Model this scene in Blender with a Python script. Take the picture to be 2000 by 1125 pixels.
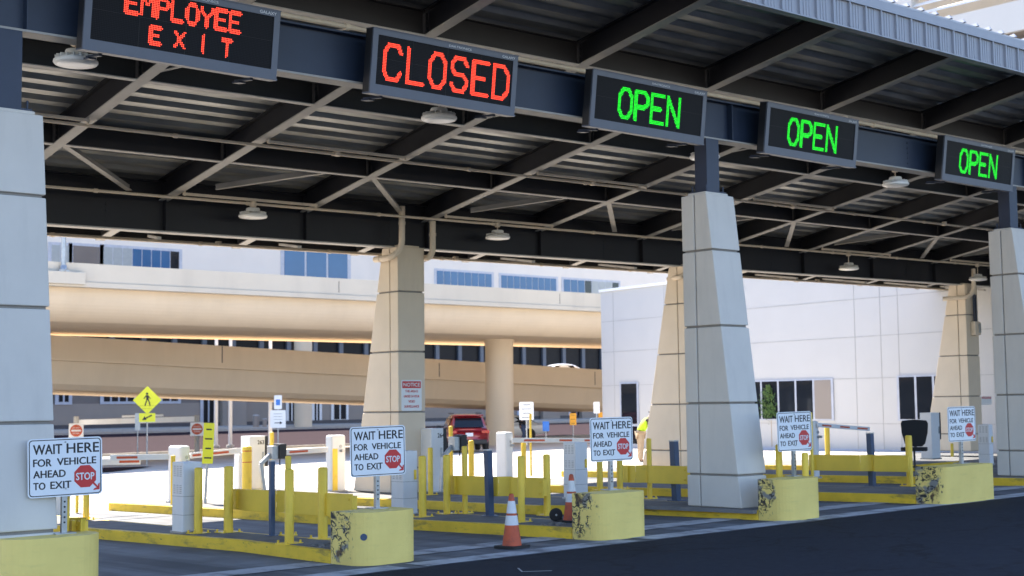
import bpy, math, random
from mathutils import Vector, Matrix

# ------------------------------------------------------------------ scene, camera, light
random.seed(7)
scene = bpy.context.scene
COL = scene.collection
for o in list(bpy.data.objects):
    bpy.data.objects.remove(o)

# camera calibration (2000 x 1125 picture); world: X along the row of lanes, Y into the plaza, Z up
RM = [[0.75223834, 0.04461992, 0.65737854],
      [-0.65878256, 0.06904209, 0.74915868],
      [-0.01195938, -0.9966154, 0.08133094]]
FOC, PCX, PCY = 2800.0, 1000.0, 562.5
SX, SY, HC = 0.0100, -0.0125, 1.8255

cam_d = bpy.data.cameras.new("camera")
cam = bpy.data.objects.new("camera", cam_d)
COL.objects.link(cam)
cam.matrix_world = Matrix(((RM[0][0], -RM[0][1], -RM[0][2], 0),
                           (RM[1][0], -RM[1][1], -RM[1][2], 0),
                           (RM[2][0], -RM[2][1], -RM[2][2], HC),
                           (0, 0, 0, 1)))
cam_d.sensor_width = 36.0
cam_d.lens = FOC / 2000.0 * 36.0
cam_d.clip_start = 0.1
cam_d.clip_end = 3000
cam_d.dof.use_dof = True
cam_d.dof.focus_distance = 16.5
cam_d.dof.aperture_fstop = 2.8
scene.camera = cam

SUN_EL, SUN_AZ = math.radians(52), math.radians(14)      # azimuth measured from +Y towards +X
world = bpy.data.worlds.new("World")
scene.world = world
world.use_nodes = True
nt = world.node_tree
sky = nt.nodes.new('ShaderNodeTexSky')
sky.sky_type = 'NISHITA'
sky.sun_disc = False
sky.sun_elevation = SUN_EL
sky.sun_rotation = SUN_AZ
sky.air_density = 1.0
sky.dust_density = 0.3
sky.ozone_density = 2.2
bg = nt.nodes['Background']
tint = nt.nodes.new('ShaderNodeMix')
tint.data_type = 'RGBA'
tint.blend_type = 'MULTIPLY'
tint.inputs[0].default_value = 1.0
tint.inputs[7].default_value = (1.0, 0.98, 1.035, 1)
nt.links.new(sky.outputs[0], tint.inputs[6])
nt.links.new(tint.outputs[2], bg.inputs[0])
bg.inputs[1].default_value = 0.12
sun_d = bpy.data.lights.new("sun", 'SUN')
sun_d.energy = 5.0
sun_d.angle = math.radians(0.5)
sun_d.color = (1.0, 0.91, 0.78)
sun = bpy.data.objects.new("sun", sun_d)
COL.objects.link(sun)
sv = Vector((math.sin(SUN_AZ) * math.cos(SUN_EL), math.cos(SUN_AZ) * math.cos(SUN_EL), math.sin(SUN_EL)))
sun.rotation_euler = (-sv).to_track_quat('-Z', 'Y').to_euler()
sun.location = (20, 60, 60)
scene.view_settings.view_transform = 'Standard'
scene.view_settings.look = 'None'
scene.view_settings.gamma = 1
scene.view_settings.exposure = 1.95
scene.render.engine = 'CYCLES'
scene.cycles.max_bounces = 8
scene.cycles.diffuse_bounces = 5

# ------------------------------------------------------------------ site geometry helpers
def gz(x, y):
    return SX * x + SY * y

def ray(px, py):
    a, b = (px - PCX) / FOC, (py - PCY) / FOC
    return [RM[i][0] * a + RM[i][1] * b + RM[i][2] for i in range(3)]

def G(px, py, h=0.15):
    r = ray(px, py)
    t = (h - HC) / (r[2] - gz(r[0], r[1]))
    return t * r[0], t * r[1]

def PY(px, py, Y):
    r = ray(px, py)
    t = Y / r[1]
    return t * r[0], HC + t * r[2] - gz(t * r[0], Y)

def PX(px, py, X):
    r = ray(px, py)
    t = X / r[0]
    return t * r[1], HC + t * r[2] - gz(X, t * r[1])

def AT(px, py, d):
    r = ray(px, py)
    return d * r[0], d * r[1], HC + d * r[2]

def depth(X, Y):
    return RM[0][2] * X + RM[1][2] * Y

def hgt(px, py, X, Y):
    """height above the site plane of picture row py on the vertical through X, Y"""
    r = ray(px, py)
    t = depth(X, Y) / (RM[0][2] * r[0] + RM[1][2] * r[1] + RM[2][2] * r[2] * 0 + 1e-9)
    t = math.hypot(X, Y) / math.hypot(r[0], r[1])
    return HC + t * r[2] - gz(X, Y)

# ------------------------------------------------------------------ materials
def lin(r, g, b):
    f = lambda v: (v / 255 / 12.92) if v / 255 <= 0.04045 else ((v / 255 + 0.055) / 1.055) ** 2.4
    return (f(r), f(g), f(b))

class NT:
    def __init__(s, name):
        s.m = bpy.data.materials.new(name)
        s.m.use_nodes = True
        s.t = s.m.node_tree
        s.p = s.t.nodes['Principled BSDF']
    def n(s, kind, **kw):
        nd = s.t.nodes.new(kind)
        for k, v in kw.items():
            setattr(nd, k, v)
        return nd
    def l(s, a, b):
        s.t.links.new(a, b)
    def coord(s, scale=(1, 1, 1), kind='Object', loc=(0, 0, 0), rot=(0, 0, 0)):
        tc = s.n('ShaderNodeTexCoord')
        mp = s.n('ShaderNodeMapping')
        mp.inputs['Scale'].default_value = scale
        mp.inputs['Location'].default_value = loc
        mp.inputs['Rotation'].default_value = rot
        s.l(tc.outputs[kind], mp.inputs[0])
        return mp.outputs[0]
    def noise(s, vec, scale, detail=4, rough=0.6):
        nd = s.n('ShaderNodeTexNoise')
        nd.inputs['Scale'].default_value = scale
        nd.inputs['Detail'].default_value = detail
        nd.inputs['Roughness'].default_value = rough
        s.l(vec, nd.inputs['Vector'])
        return nd.outputs['Fac']
    def ramp(s, fac, stops):
        nd = s.n('ShaderNodeValToRGB')
        e = nd.color_ramp.elements
        while len(e) < len(stops):
            e.new(0.5)
        for i, (p, c) in enumerate(stops):
            e[i].position = p
            c = c if hasattr(c, '__len__') else (c, c, c)
            e[i].color = (c[0], c[1], c[2], 1)
        s.l(fac, nd.inputs[0])
        return nd.outputs[0]
    def mix(s, fac, a, b, mode='MIX'):
        nd = s.n('ShaderNodeMix', data_type='RGBA', blend_type=mode)
        for sock, v in ((nd.inputs[0], fac), (nd.inputs[6], a), (nd.inputs[7], b)):
            if hasattr(v, 'is_linked'):
                s.l(v, sock)
            elif hasattr(v, '__len__'):
                sock.default_value = (v[0], v[1], v[2], 1)
            else:
                sock.default_value = v
        return nd.outputs[2]
    def math(s, op, a, b=0.0):
        nd = s.n('ShaderNodeMath', operation=op)
        for sock, v in ((nd.inputs[0], a), (nd.inputs[1], b)):
            if hasattr(v, 'is_linked'):
                s.l(v, sock)
            else:
                sock.default_value = v
        return nd.outputs[0]
    def col(s, c):
        s.l(c, s.p.inputs['Base Color'])
    def bump(s, h, strength=0.2, dist=0.01):
        b = s.n('ShaderNodeBump')
        b.inputs['Strength'].default_value = strength
        b.inputs['Distance'].default_value = dist
        s.l(h, b.inputs['Height'])
        s.l(b.outputs[0], s.p.inputs['Normal'])

def simple(name, c, rough=0.6, metal=0.0, var=0.15, scale=3.0, bump=0.0, fine=60.0, coat=0.0, stain=None, stretch=(1, 1, 1)):
    """paint or stone with broad and fine variation of its own colour"""
    k = NT(name)
    v = k.coord(stretch)
    a = k.noise(v, scale, 5)
    b = k.noise(v, fine, 3)
    lo = tuple(max(0, x * (1 - var)) for x in c)
    hi = tuple(min(1, x * (1 + var)) for x in c)
    f = k.math('ADD', k.math('MULTIPLY', a, 0.75), k.math('MULTIPLY', b, 0.25))
    colr = k.ramp(f, [(0.3, lo), (0.7, hi)])
    if stain:
        w = k.ramp(k.noise(k.coord(stain.get('stretch', (1, 1, 1)), loc=(3, 1, 5)), stain['scale'], 6, 0.65),
                   [(stain['lo'], 0), (stain['hi'], 1)])
        colr = k.mix(k.math('MULTIPLY', w, stain.get('amt', 0.6)), colr, stain['c'])
    k.col(colr)
    k.p.inputs['Roughness'].default_value = rough
    k.p.inputs['Metallic'].default_value = metal
    if coat:
        k.p.inputs['Coat Weight'].default_value = coat
        k.p.inputs['Coat Roughness'].default_value = 0.08
    if bump:
        k.bump(b, bump, 0.01)
    return k.m

def emit(name, c, s):
    k = NT(name)
    k.p.inputs['Base Color'].default_value = (0.02, 0.02, 0.02, 1)
    k.p.inputs['Emission Color'].default_value = (*c, 1)
    k.p.inputs['Emission Strength'].default_value = s
    return k.m

M = {}
M['panel'] = simple('column_panel_paint', (0.60, 0.56, 0.50), 0.75, var=0.06, scale=1.2, bump=0.06, fine=120,
                    stain=dict(scale=1.6, lo=0.50, hi=0.78, c=(0.42, 0.39, 0.35), amt=0.32, stretch=(2.2, 2.2, 0.3)))
M['panel_bounce'] = simple('bounce_lit_column_panel', (0.66, 0.555, 0.425), 0.75, var=0.06, scale=1.2, bump=0.06, fine=120,  # warm bounce from the court put into the rear columns' colour
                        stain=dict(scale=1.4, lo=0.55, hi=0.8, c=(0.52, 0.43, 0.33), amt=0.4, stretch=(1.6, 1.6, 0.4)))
M['joint'] = simple('column_joint_shadow_gap', (0.24, 0.22, 0.195), 0.9)
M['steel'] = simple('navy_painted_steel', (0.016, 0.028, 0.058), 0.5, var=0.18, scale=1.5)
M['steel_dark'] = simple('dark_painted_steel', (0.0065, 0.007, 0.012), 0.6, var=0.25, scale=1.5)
M['flange'] = simple('bounce_lit_flange_grey', (0.34, 0.325, 0.305), 0.6, var=0.14, scale=2.0)  # paler than the webs: ground bounce put into the flange colour
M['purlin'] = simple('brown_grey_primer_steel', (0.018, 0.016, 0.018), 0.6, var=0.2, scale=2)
M['conduit'] = simple('tan_painted_conduit', (0.64, 0.54, 0.42), 0.55, var=0.12)
M['fascia'] = simple('grey_fascia_metal', (0.28, 0.29, 0.32), 0.45, var=0.06, stretch=(1, 1, 0.2))
M['roof'] = simple('grey_roof_metal', (0.38, 0.39, 0.41), 0.45, 0.2)
M['conc'] = simple('grey_island_concrete', (0.20, 0.195, 0.19), 0.85, var=0.2, scale=2.5, bump=0.15,
                   stain=dict(scale=1.8, lo=0.5, hi=0.7, c=(0.09, 0.085, 0.08), amt=0.55))
M['tan'] = simple('tan_bridge_concrete', (0.65, 0.535, 0.395), 0.85, var=0.06, scale=0.35, bump=0.03,
                  stain=dict(scale=0.5, lo=0.5, hi=0.75, c=(0.54, 0.44, 0.32), amt=0.5, stretch=(1, 1, 0.15)))
M['tan_light'] = simple('pale_parapet_concrete', (0.56, 0.51, 0.43), 0.85, var=0.05, scale=0.5,
                        stain=dict(scale=0.6, lo=0.52, hi=0.75, c=(0.45, 0.41, 0.35), amt=0.5, stretch=(1, 1, 0.1)))
M['white_wall'] = simple('white_stucco', (0.48, 0.475, 0.465), 0.8, var=0.03, scale=0.6, bump=0.03)
M['terminal'] = simple('terminal_white_panel', (0.66, 0.625, 0.58), 0.8, var=0.04, scale=0.3, stain=dict(scale=0.3, lo=0.5, hi=0.75, c=(0.58, 0.55, 0.51), amt=0.5, stretch=(1, 1, 0.12)))
M['white_metal'] = simple('white_cabinet_enamel', (0.66, 0.67, 0.68), 0.42, var=0.04, scale=4,
                          stain=dict(scale=2.5, lo=0.58, hi=0.75, c=(0.5, 0.47, 0.42), amt=0.35, stretch=(1, 1, 0.4)))
M['white_sign'] = simple('white_sign_sheeting', (0.72, 0.74, 0.76), 0.4, var=0.03)
M['black'] = simple('black_lettering', (0.012, 0.012, 0.013), 0.5, var=0.1)
M['red'] = simple('red_sign_sheeting', (0.52, 0.02, 0.022), 0.4, var=0.08)
M['yellow_sign'] = simple('fluorescent_yellow_sheeting', (0.80, 0.78, 0.02), 0.4, var=0.05)
M['orange_sign'] = simple('amber_sign_sheeting', (0.82, 0.36, 0.01), 0.4, var=0.05)
M['galv'] = simple('galvanised_steel', (0.36, 0.38, 0.40), 0.4, 0.75, var=0.2, scale=8)
M['blue_post'] = simple('navy_post_paint', (0.035, 0.065, 0.13), 0.45, var=0.15)
M['bollard'] = simple('yellow_bollard_paint', (0.82, 0.56, 0.05), 0.5, var=0.1, scale=3,
                      stain=dict(scale=4, lo=0.6, hi=0.75, c=(0.30, 0.23, 0.05), amt=0.5, stretch=(1, 1, 0.5)))
M['rail'] = simple('yellow_rail_paint', (0.78, 0.54, 0.05), 0.5, var=0.1, scale=2,
                   stain=dict(scale=3, lo=0.58, hi=0.75, c=(0.28, 0.22, 0.06), amt=0.45, stretch=(0.4, 0.4, 1)))
M['rubber'] = simple('black_rubber', (0.014, 0.014, 0.015), 0.7, var=0.2)
M['cone'] = simple('faded_orange_cone_rubber', (0.50, 0.085, 0.03), 0.6, var=0.15, scale=6,
                   stain=dict(scale=9, lo=0.52, hi=0.68, c=(0.12, 0.05, 0.04), amt=0.6))
M['cone_band'] = simple('white_reflective_band', (0.62, 0.62, 0.62), 0.45, var=0.1, scale=8)
M['glass'] = simple('dark_window_glass', (0.010, 0.013, 0.018), 0.06, var=0.1)
M['glass_dark'] = simple('shaded_curtain_glass', (0.012, 0.013, 0.017), 0.4)
M['glass_dark'].node_tree.nodes['Principled BSDF'].inputs['Specular IOR Level'].default_value = 0.12
M['glass_blue'] = simple('blue_window_glass', (0.035, 0.11, 0.24), 0.12, var=0.12, scale=0.4)
M['glass_pale'] = simple('pale_blinds_glass', (0.30, 0.33, 0.34), 0.3, var=0.08)
M['frame'] = simple('grey_blue_window_frame', (0.40, 0.43, 0.50), 0.45, 0.0)
M['slate'] = simple('slate_mullion_metal', (0.09, 0.11, 0.15), 0.5)
M['joint_line'] = simple('wall_joint_sealant', (0.36, 0.355, 0.35), 0.85)
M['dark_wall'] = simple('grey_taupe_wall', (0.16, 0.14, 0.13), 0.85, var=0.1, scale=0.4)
M['taupe'] = simple('taupe_stucco_and_reflection', (0.26, 0.225, 0.195), 0.85, var=0.08, scale=0.4)
M['door'] = simple('dark_door_paint', (0.05, 0.05, 0.06), 0.5)
M['asphalt_far'] = simple('old_grey_asphalt', (0.50, 0.455, 0.40), 0.9, var=0.2, scale=0.3, bump=0.1)
M['kerb_far'] = simple('pale_kerb_concrete', (0.36, 0.35, 0.33), 0.85, var=0.1)
M['gravel'] = simple('purple_red_crushed_stone', (0.024, 0.013, 0.018), 0.95, var=0.35, scale=5.0, bump=0.5, fine=26)
for _m in ('gravel', 'asphalt_far', 'kerb_far', 'tan', 'tan_light', 'conc'):
    M[_m].node_tree.nodes['Principled BSDF'].inputs['Specular IOR Level'].default_value = 0.08
M['hivis'] = simple('lime_safety_vest_cloth', (0.55, 0.80, 0.02), 0.7, var=0.1)
M['skin'] = simple('skin', (0.30, 0.17, 0.11), 0.55, var=0.1)
M['hair'] = simple('dark_hair', (0.015, 0.012, 0.010), 0.6)
M['navy_cloth'] = simple('black_shirt_cloth', (0.014, 0.014, 0.018), 0.85)
M['jeans'] = simple('blue_jeans_cloth', (0.055, 0.085, 0.17), 0.85, var=0.2, scale=12)
M['khaki'] = simple('khaki_trouser_cloth', (0.38, 0.28, 0.18), 0.85)
M['brown_cloth'] = simple('dark_brown_sleeve_cloth', (0.05, 0.035, 0.03), 0.85)
M['chair_mesh'] = simple('black_chair_fabric', (0.010, 0.011, 0.014), 0.8)
M['car_red'] = simple('red_car_paint', (0.30, 0.010, 0.016), 0.3, 0.1, var=0.05, coat=1.0)
M['car_white'] = simple('white_car_paint', (0.66, 0.67, 0.68), 0.3, var=0.03, coat=1.0)
M['car_trim'] = simple('black_car_trim', (0.015, 0.015, 0.017), 0.5)
M['tail'] = simple('red_tail_lamp_lens', (0.45, 0.01, 0.012), 0.15, coat=1.0)
M['lens'] = simple('frosted_lamp_lens', (0.92, 0.92, 0.90), 0.35, var=0.03)
M['lamp'] = simple('white_lamp_housing', (0.74, 0.73, 0.70), 0.45, var=0.08)
M['led_red'] = emit('red_led_dots', (1.0, 0.052, 0.018), 0.9)
M['led_green'] = emit('green_led_dots', (0.0, 1.0, 0.012), 0.62)
M['led_frame'] = simple('slate_sign_frame_paint', (0.085, 0.10, 0.135), 0.45, var=0.08)
M['led_case'] = simple('black_sign_case_paint', (0.014, 0.015, 0.019), 0.5)
M['white_print'] = simple('white_printed_lettering', (0.66, 0.68, 0.70), 0.5, var=0.02)
M['brick_cap'] = simple('bright_parapet_cap', (0.80, 0.80, 0.80), 0.5, var=0.02)
M['reflected_leaf'] = simple('reflected_leaf_green', (0.045, 0.10, 0.012), 0.6, var=0.5, scale=20)
M['blue_sign'] = simple('blue_sign_sheeting', (0.02, 0.16, 0.55), 0.4)

def yellow_kerb(name, base, dark):
    k = NT(name)
    v = k.coord()
    b = k.ramp(k.noise(v, 2.5, 5), [(0.3, tuple(x * 0.85 for x in base)), (0.7, tuple(min(1, x * 1.1) for x in base))])
    grime = k.ramp(k.noise(k.coord((1.3, 0.8, 3.0)), 2.2, 8, 0.72), [(0.53, 0), (0.66, 1)])
    c1 = k.mix(k.math('MULTIPLY', grime, 0.62), b, dark)
    chip = k.ramp(k.noise(k.coord((2.0, 1.2, 5.0), loc=(4, 2, 1)), 4.0, 8, 0.75), [(0.64, 0), (0.67, 1)])
    c2 = k.mix(chip, c1, (0.07, 0.062, 0.05))
    k.col(c2)
    k.p.inputs['Roughness'].default_value = 0.62
    k.bump(k.noise(v, 60, 4), 0.25, 0.01)
    return k.m
M['kerb'] = yellow_kerb('scuffed_yellow_kerb_paint', (0.80, 0.52, 0.03), (0.16, 0.125, 0.05))

def crash_paint(name, center, radius, seed):
    """yellow block paint, scraped to concrete and black rubber around one corner"""
    k = NT(name)
    v = k.coord()
    base = k.ramp(k.noise(v, 1.6, 4), [(0.3, (0.78, 0.585, 0.16)), (0.7, (0.86, 0.66, 0.19))])
    streak = k.ramp(k.noise(k.coord((1, 1, 5), loc=(seed, 0, 0)), 3, 6), [(0.55, 0), (0.8, 1)])
    base = k.mix(k.math('MULTIPLY', streak, 0.25), base, (0.40, 0.34, 0.11))
    if radius:
        sub = k.n('ShaderNodeVectorMath', operation='SUBTRACT')
        k.l(k.coord((1, 1, 0.62)), sub.inputs[0])
        sub.inputs[1].default_value = (center[0], center[1], center[2] * 0.62)
        ln = k.n('ShaderNodeVectorMath', operation='LENGTH')
        k.l(sub.outputs[0], ln.inputs[0])
        nz = k.noise(k.coord(loc=(seed, seed * 2, 0)), 5.0, 6, 0.65)
        d = k.math('ADD', ln.outputs['Value'], k.math('MULTIPLY', k.math('SUBTRACT', nz, 0.5), radius * 1.1))
        mask = k.ramp(k.math('DIVIDE', d, radius * 1.25), [(0.70, 1), (0.80, 0)])
        n1 = k.noise(k.coord((1.0, 1.0, 1.3), loc=(0, seed, seed)), 3.4, 3, 0.5)
        n2 = k.noise(k.coord((1.0, 1.0, 1.5), loc=(seed, 0, 2 * seed)), 4.2, 4, 0.55)
        n3 = k.noise(k.coord((1.2, 1.2, 0.8), loc=(seed, seed, 1)), 4.0, 5, 0.6)
        dmg = k.mix(k.math('MULTIPLY', k.ramp(n1, [(0.50, 0), (0.58, 1)]), 0.9), base, (0.17, 0.18, 0.205))
        dmg = k.mix(k.ramp(n3, [(0.55, 0), (0.62, 1)]), dmg, (0.12, 0.07, 0.03))
        crack = k.ramp(k.math('ABSOLUTE', k.math('SUBTRACT', n2, 0.5)), [(0.012, 1), (0.034, 0)])
        dmg = k.mix(crack, dmg, (0.02, 0.02, 0.022))
        dmg = k.mix(k.ramp(n2, [(0.36, 1), (0.44, 0)]), dmg, (0.02, 0.02, 0.022))
        outer = k.ramp(k.math('DIVIDE', d, radius * 1.6), [(0.72, 1), (0.86, 0)])
        sc = k.ramp(k.noise(k.coord((2, 2, 1.0), loc=(seed, 3, 3)), 9, 7, 0.7), [(0.58, 0), (0.62, 1)])
        base = k.mix(k.math('MULTIPLY', outer, k.math('MULTIPLY', sc, 0.85)), base, (0.035, 0.034, 0.035))
        base = k.mix(mask, base, dmg)
        hb = k.math('ADD', k.math('MULTIPLY', k.math('MULTIPLY', mask, n2), 3.0), k.noise(v, 80, 3))
        k.bump(hb, 0.45, 0.02)
    else:
        k.bump(k.noise(v, 80, 3), 0.2, 0.01)
    k.col(base)
    k.p.inputs['Roughness'].default_value = 0.6
    return k.m

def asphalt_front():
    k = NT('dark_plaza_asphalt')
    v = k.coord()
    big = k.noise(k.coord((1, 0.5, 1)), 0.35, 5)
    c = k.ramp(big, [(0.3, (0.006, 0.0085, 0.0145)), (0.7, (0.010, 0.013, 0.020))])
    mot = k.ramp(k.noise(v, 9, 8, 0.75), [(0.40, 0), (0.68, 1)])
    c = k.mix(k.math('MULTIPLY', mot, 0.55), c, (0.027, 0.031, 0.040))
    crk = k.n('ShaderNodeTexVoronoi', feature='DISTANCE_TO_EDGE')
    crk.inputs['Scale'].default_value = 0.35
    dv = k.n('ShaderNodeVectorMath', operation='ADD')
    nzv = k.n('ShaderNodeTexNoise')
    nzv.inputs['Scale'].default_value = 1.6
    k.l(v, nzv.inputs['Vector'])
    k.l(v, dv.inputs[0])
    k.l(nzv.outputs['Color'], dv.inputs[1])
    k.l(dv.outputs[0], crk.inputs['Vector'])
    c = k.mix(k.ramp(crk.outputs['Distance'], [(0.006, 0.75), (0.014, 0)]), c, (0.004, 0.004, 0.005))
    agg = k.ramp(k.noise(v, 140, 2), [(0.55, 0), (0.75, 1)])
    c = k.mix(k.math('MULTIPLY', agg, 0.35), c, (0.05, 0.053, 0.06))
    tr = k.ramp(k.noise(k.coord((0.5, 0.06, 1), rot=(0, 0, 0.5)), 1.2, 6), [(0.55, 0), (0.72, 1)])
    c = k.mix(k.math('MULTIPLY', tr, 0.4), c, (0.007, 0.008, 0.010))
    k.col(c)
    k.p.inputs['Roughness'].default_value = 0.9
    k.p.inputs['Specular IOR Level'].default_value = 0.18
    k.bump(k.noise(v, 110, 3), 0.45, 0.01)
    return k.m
M['asphalt'] = asphalt_front()

def lane_concrete():
    k = NT('worn_lane_concrete')
    v = k.coord()
    c = k.ramp(k.noise(v, 0.8, 6), [(0.3, (0.10, 0.108, 0.12)), (0.7, (0.20, 0.208, 0.22))])
    oil = k.ramp(k.noise(k.coord((1.5, 0.10, 1), rot=(0, 0, 0.05)), 1.1, 7, 0.6), [(0.42, 0), (0.62, 1)])
    c = k.mix(k.math('MULTIPLY', oil, 0.72), c, (0.022, 0.024, 0.029))
    cross = k.ramp(k.noise(k.coord((0.15, 2.2, 1)), 1.2, 5, 0.6), [(0.52, 0), (0.68, 1)])
    c = k.mix(k.math('MULTIPLY', cross, 0.4), c, (0.07, 0.07, 0.07))
    spot = k.ramp(k.noise(k.coord(loc=(5, 5, 0)), 2.4, 5), [(0.60, 0), (0.75, 1)])
    c = k.mix(k.math('MULTIPLY', spot, 0.6), c, (0.05, 0.048, 0.046))
    k.col(c)
    k.p.inputs['Roughness'].default_value = 0.75
    k.p.inputs['Specular IOR Level'].default_value = 0.3
    k.bump(k.noise(v, 90, 3), 0.25, 0.01)
    return k.m
M['lane'] = lane_concrete()
M['apron'] = simple('pale_edge_concrete', (0.42, 0.42, 0.42), 0.8, var=0.15, scale=2, bump=0.15, stretch=(0.5, 1, 1),
                    stain=dict(scale=2.2, lo=0.48, hi=0.66, c=(0.07, 0.07, 0.07), amt=0.75, stretch=(1.2, 0.7, 1)))
def court_paving():
    k = NT('pale_sunlit_paving')
    v = k.coord()
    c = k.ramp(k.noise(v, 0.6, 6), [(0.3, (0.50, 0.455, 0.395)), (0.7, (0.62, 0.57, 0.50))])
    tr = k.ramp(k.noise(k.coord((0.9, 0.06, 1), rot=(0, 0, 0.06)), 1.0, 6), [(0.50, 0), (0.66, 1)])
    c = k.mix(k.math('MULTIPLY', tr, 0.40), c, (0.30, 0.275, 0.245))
    sx = k.n('ShaderNodeSeparateXYZ')
    k.l(v, sx.inputs[0])
    fy = k.math('ABSOLUTE', k.math('SUBTRACT', k.math('FRACT', k.math('DIVIDE', sx.outputs[1], 4.6)), 0.5))
    fx = k.math('ABSOLUTE', k.math('SUBTRACT', k.math('FRACT', k.math('DIVIDE', sx.outputs[0], 3.8)), 0.5))
    j = k.math('MAXIMUM', k.ramp(fy, [(0.008, 1), (0.013, 0)]), k.ramp(fx, [(0.004, 1), (0.008, 0)]))
    c = k.mix(k.math('MULTIPLY', j, 0.7), c, (0.16, 0.15, 0.14))
    st = k.ramp(k.noise(k.coord(loc=(9, 2, 0)), 1.3, 6), [(0.60, 0), (0.72, 1)])
    c = k.mix(k.math('MULTIPLY', st, 0.4), c, (0.28, 0.26, 0.235))
    k.col(c)
    k.p.inputs['Roughness'].default_value = 0.85
    k.bump(k.noise(v, 60, 3), 0.1, 0.01)
    return k.m
M['court'] = court_paving()

def deck_metal():
    k = NT('galvanised_roof_deck')
    v = k.coord((0.4, 2, 1))
    c = k.ramp(k.noise(v, 2.0, 6), [(0.3, (0.20, 0.20, 0.192)), (0.7, (0.42, 0.42, 0.405))])
    k.col(c)
    k.p.inputs['Metallic'].default_value = 0.6
    r = k.ramp(k.noise(k.coord((0.3, 4, 1)), 3, 4), [(0.3, 0.36), (0.7, 0.6)])
    k.l(r, k.p.inputs['Roughness'])
    return k.m
M['deck'] = deck_metal()

def led_off():
    k = NT('unlit_led_matrix')
    tc = k.n('ShaderNodeTexCoord')
    sx = k.n('ShaderNodeSeparateXYZ')
    k.l(tc.outputs['Object'], sx.inputs[0])
    p = 0.0205
    fx = k.math('ABSOLUTE', k.math('SUBTRACT', k.math('FRACT', k.math('DIVIDE', sx.outputs[0], p)), 0.5))
    fz = k.math('ABSOLUTE', k.math('SUBTRACT', k.math('FRACT', k.math('DIVIDE', sx.outputs[2], p)), 0.5))
    d = k.math('MAXIMUM', fx, fz)
    c = k.ramp(d, [(0.30, (0.013, 0.014, 0.018)), (0.40, (0.005, 0.005, 0.006))])
    k.col(c)
    k.p.inputs['Roughness'].default_value = 0.55
    return k.m
M['led_off'] = led_off()
M['led_off'].node_tree.nodes['Principled BSDF'].inputs['Specular IOR Level'].default_value = 0.12

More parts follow.
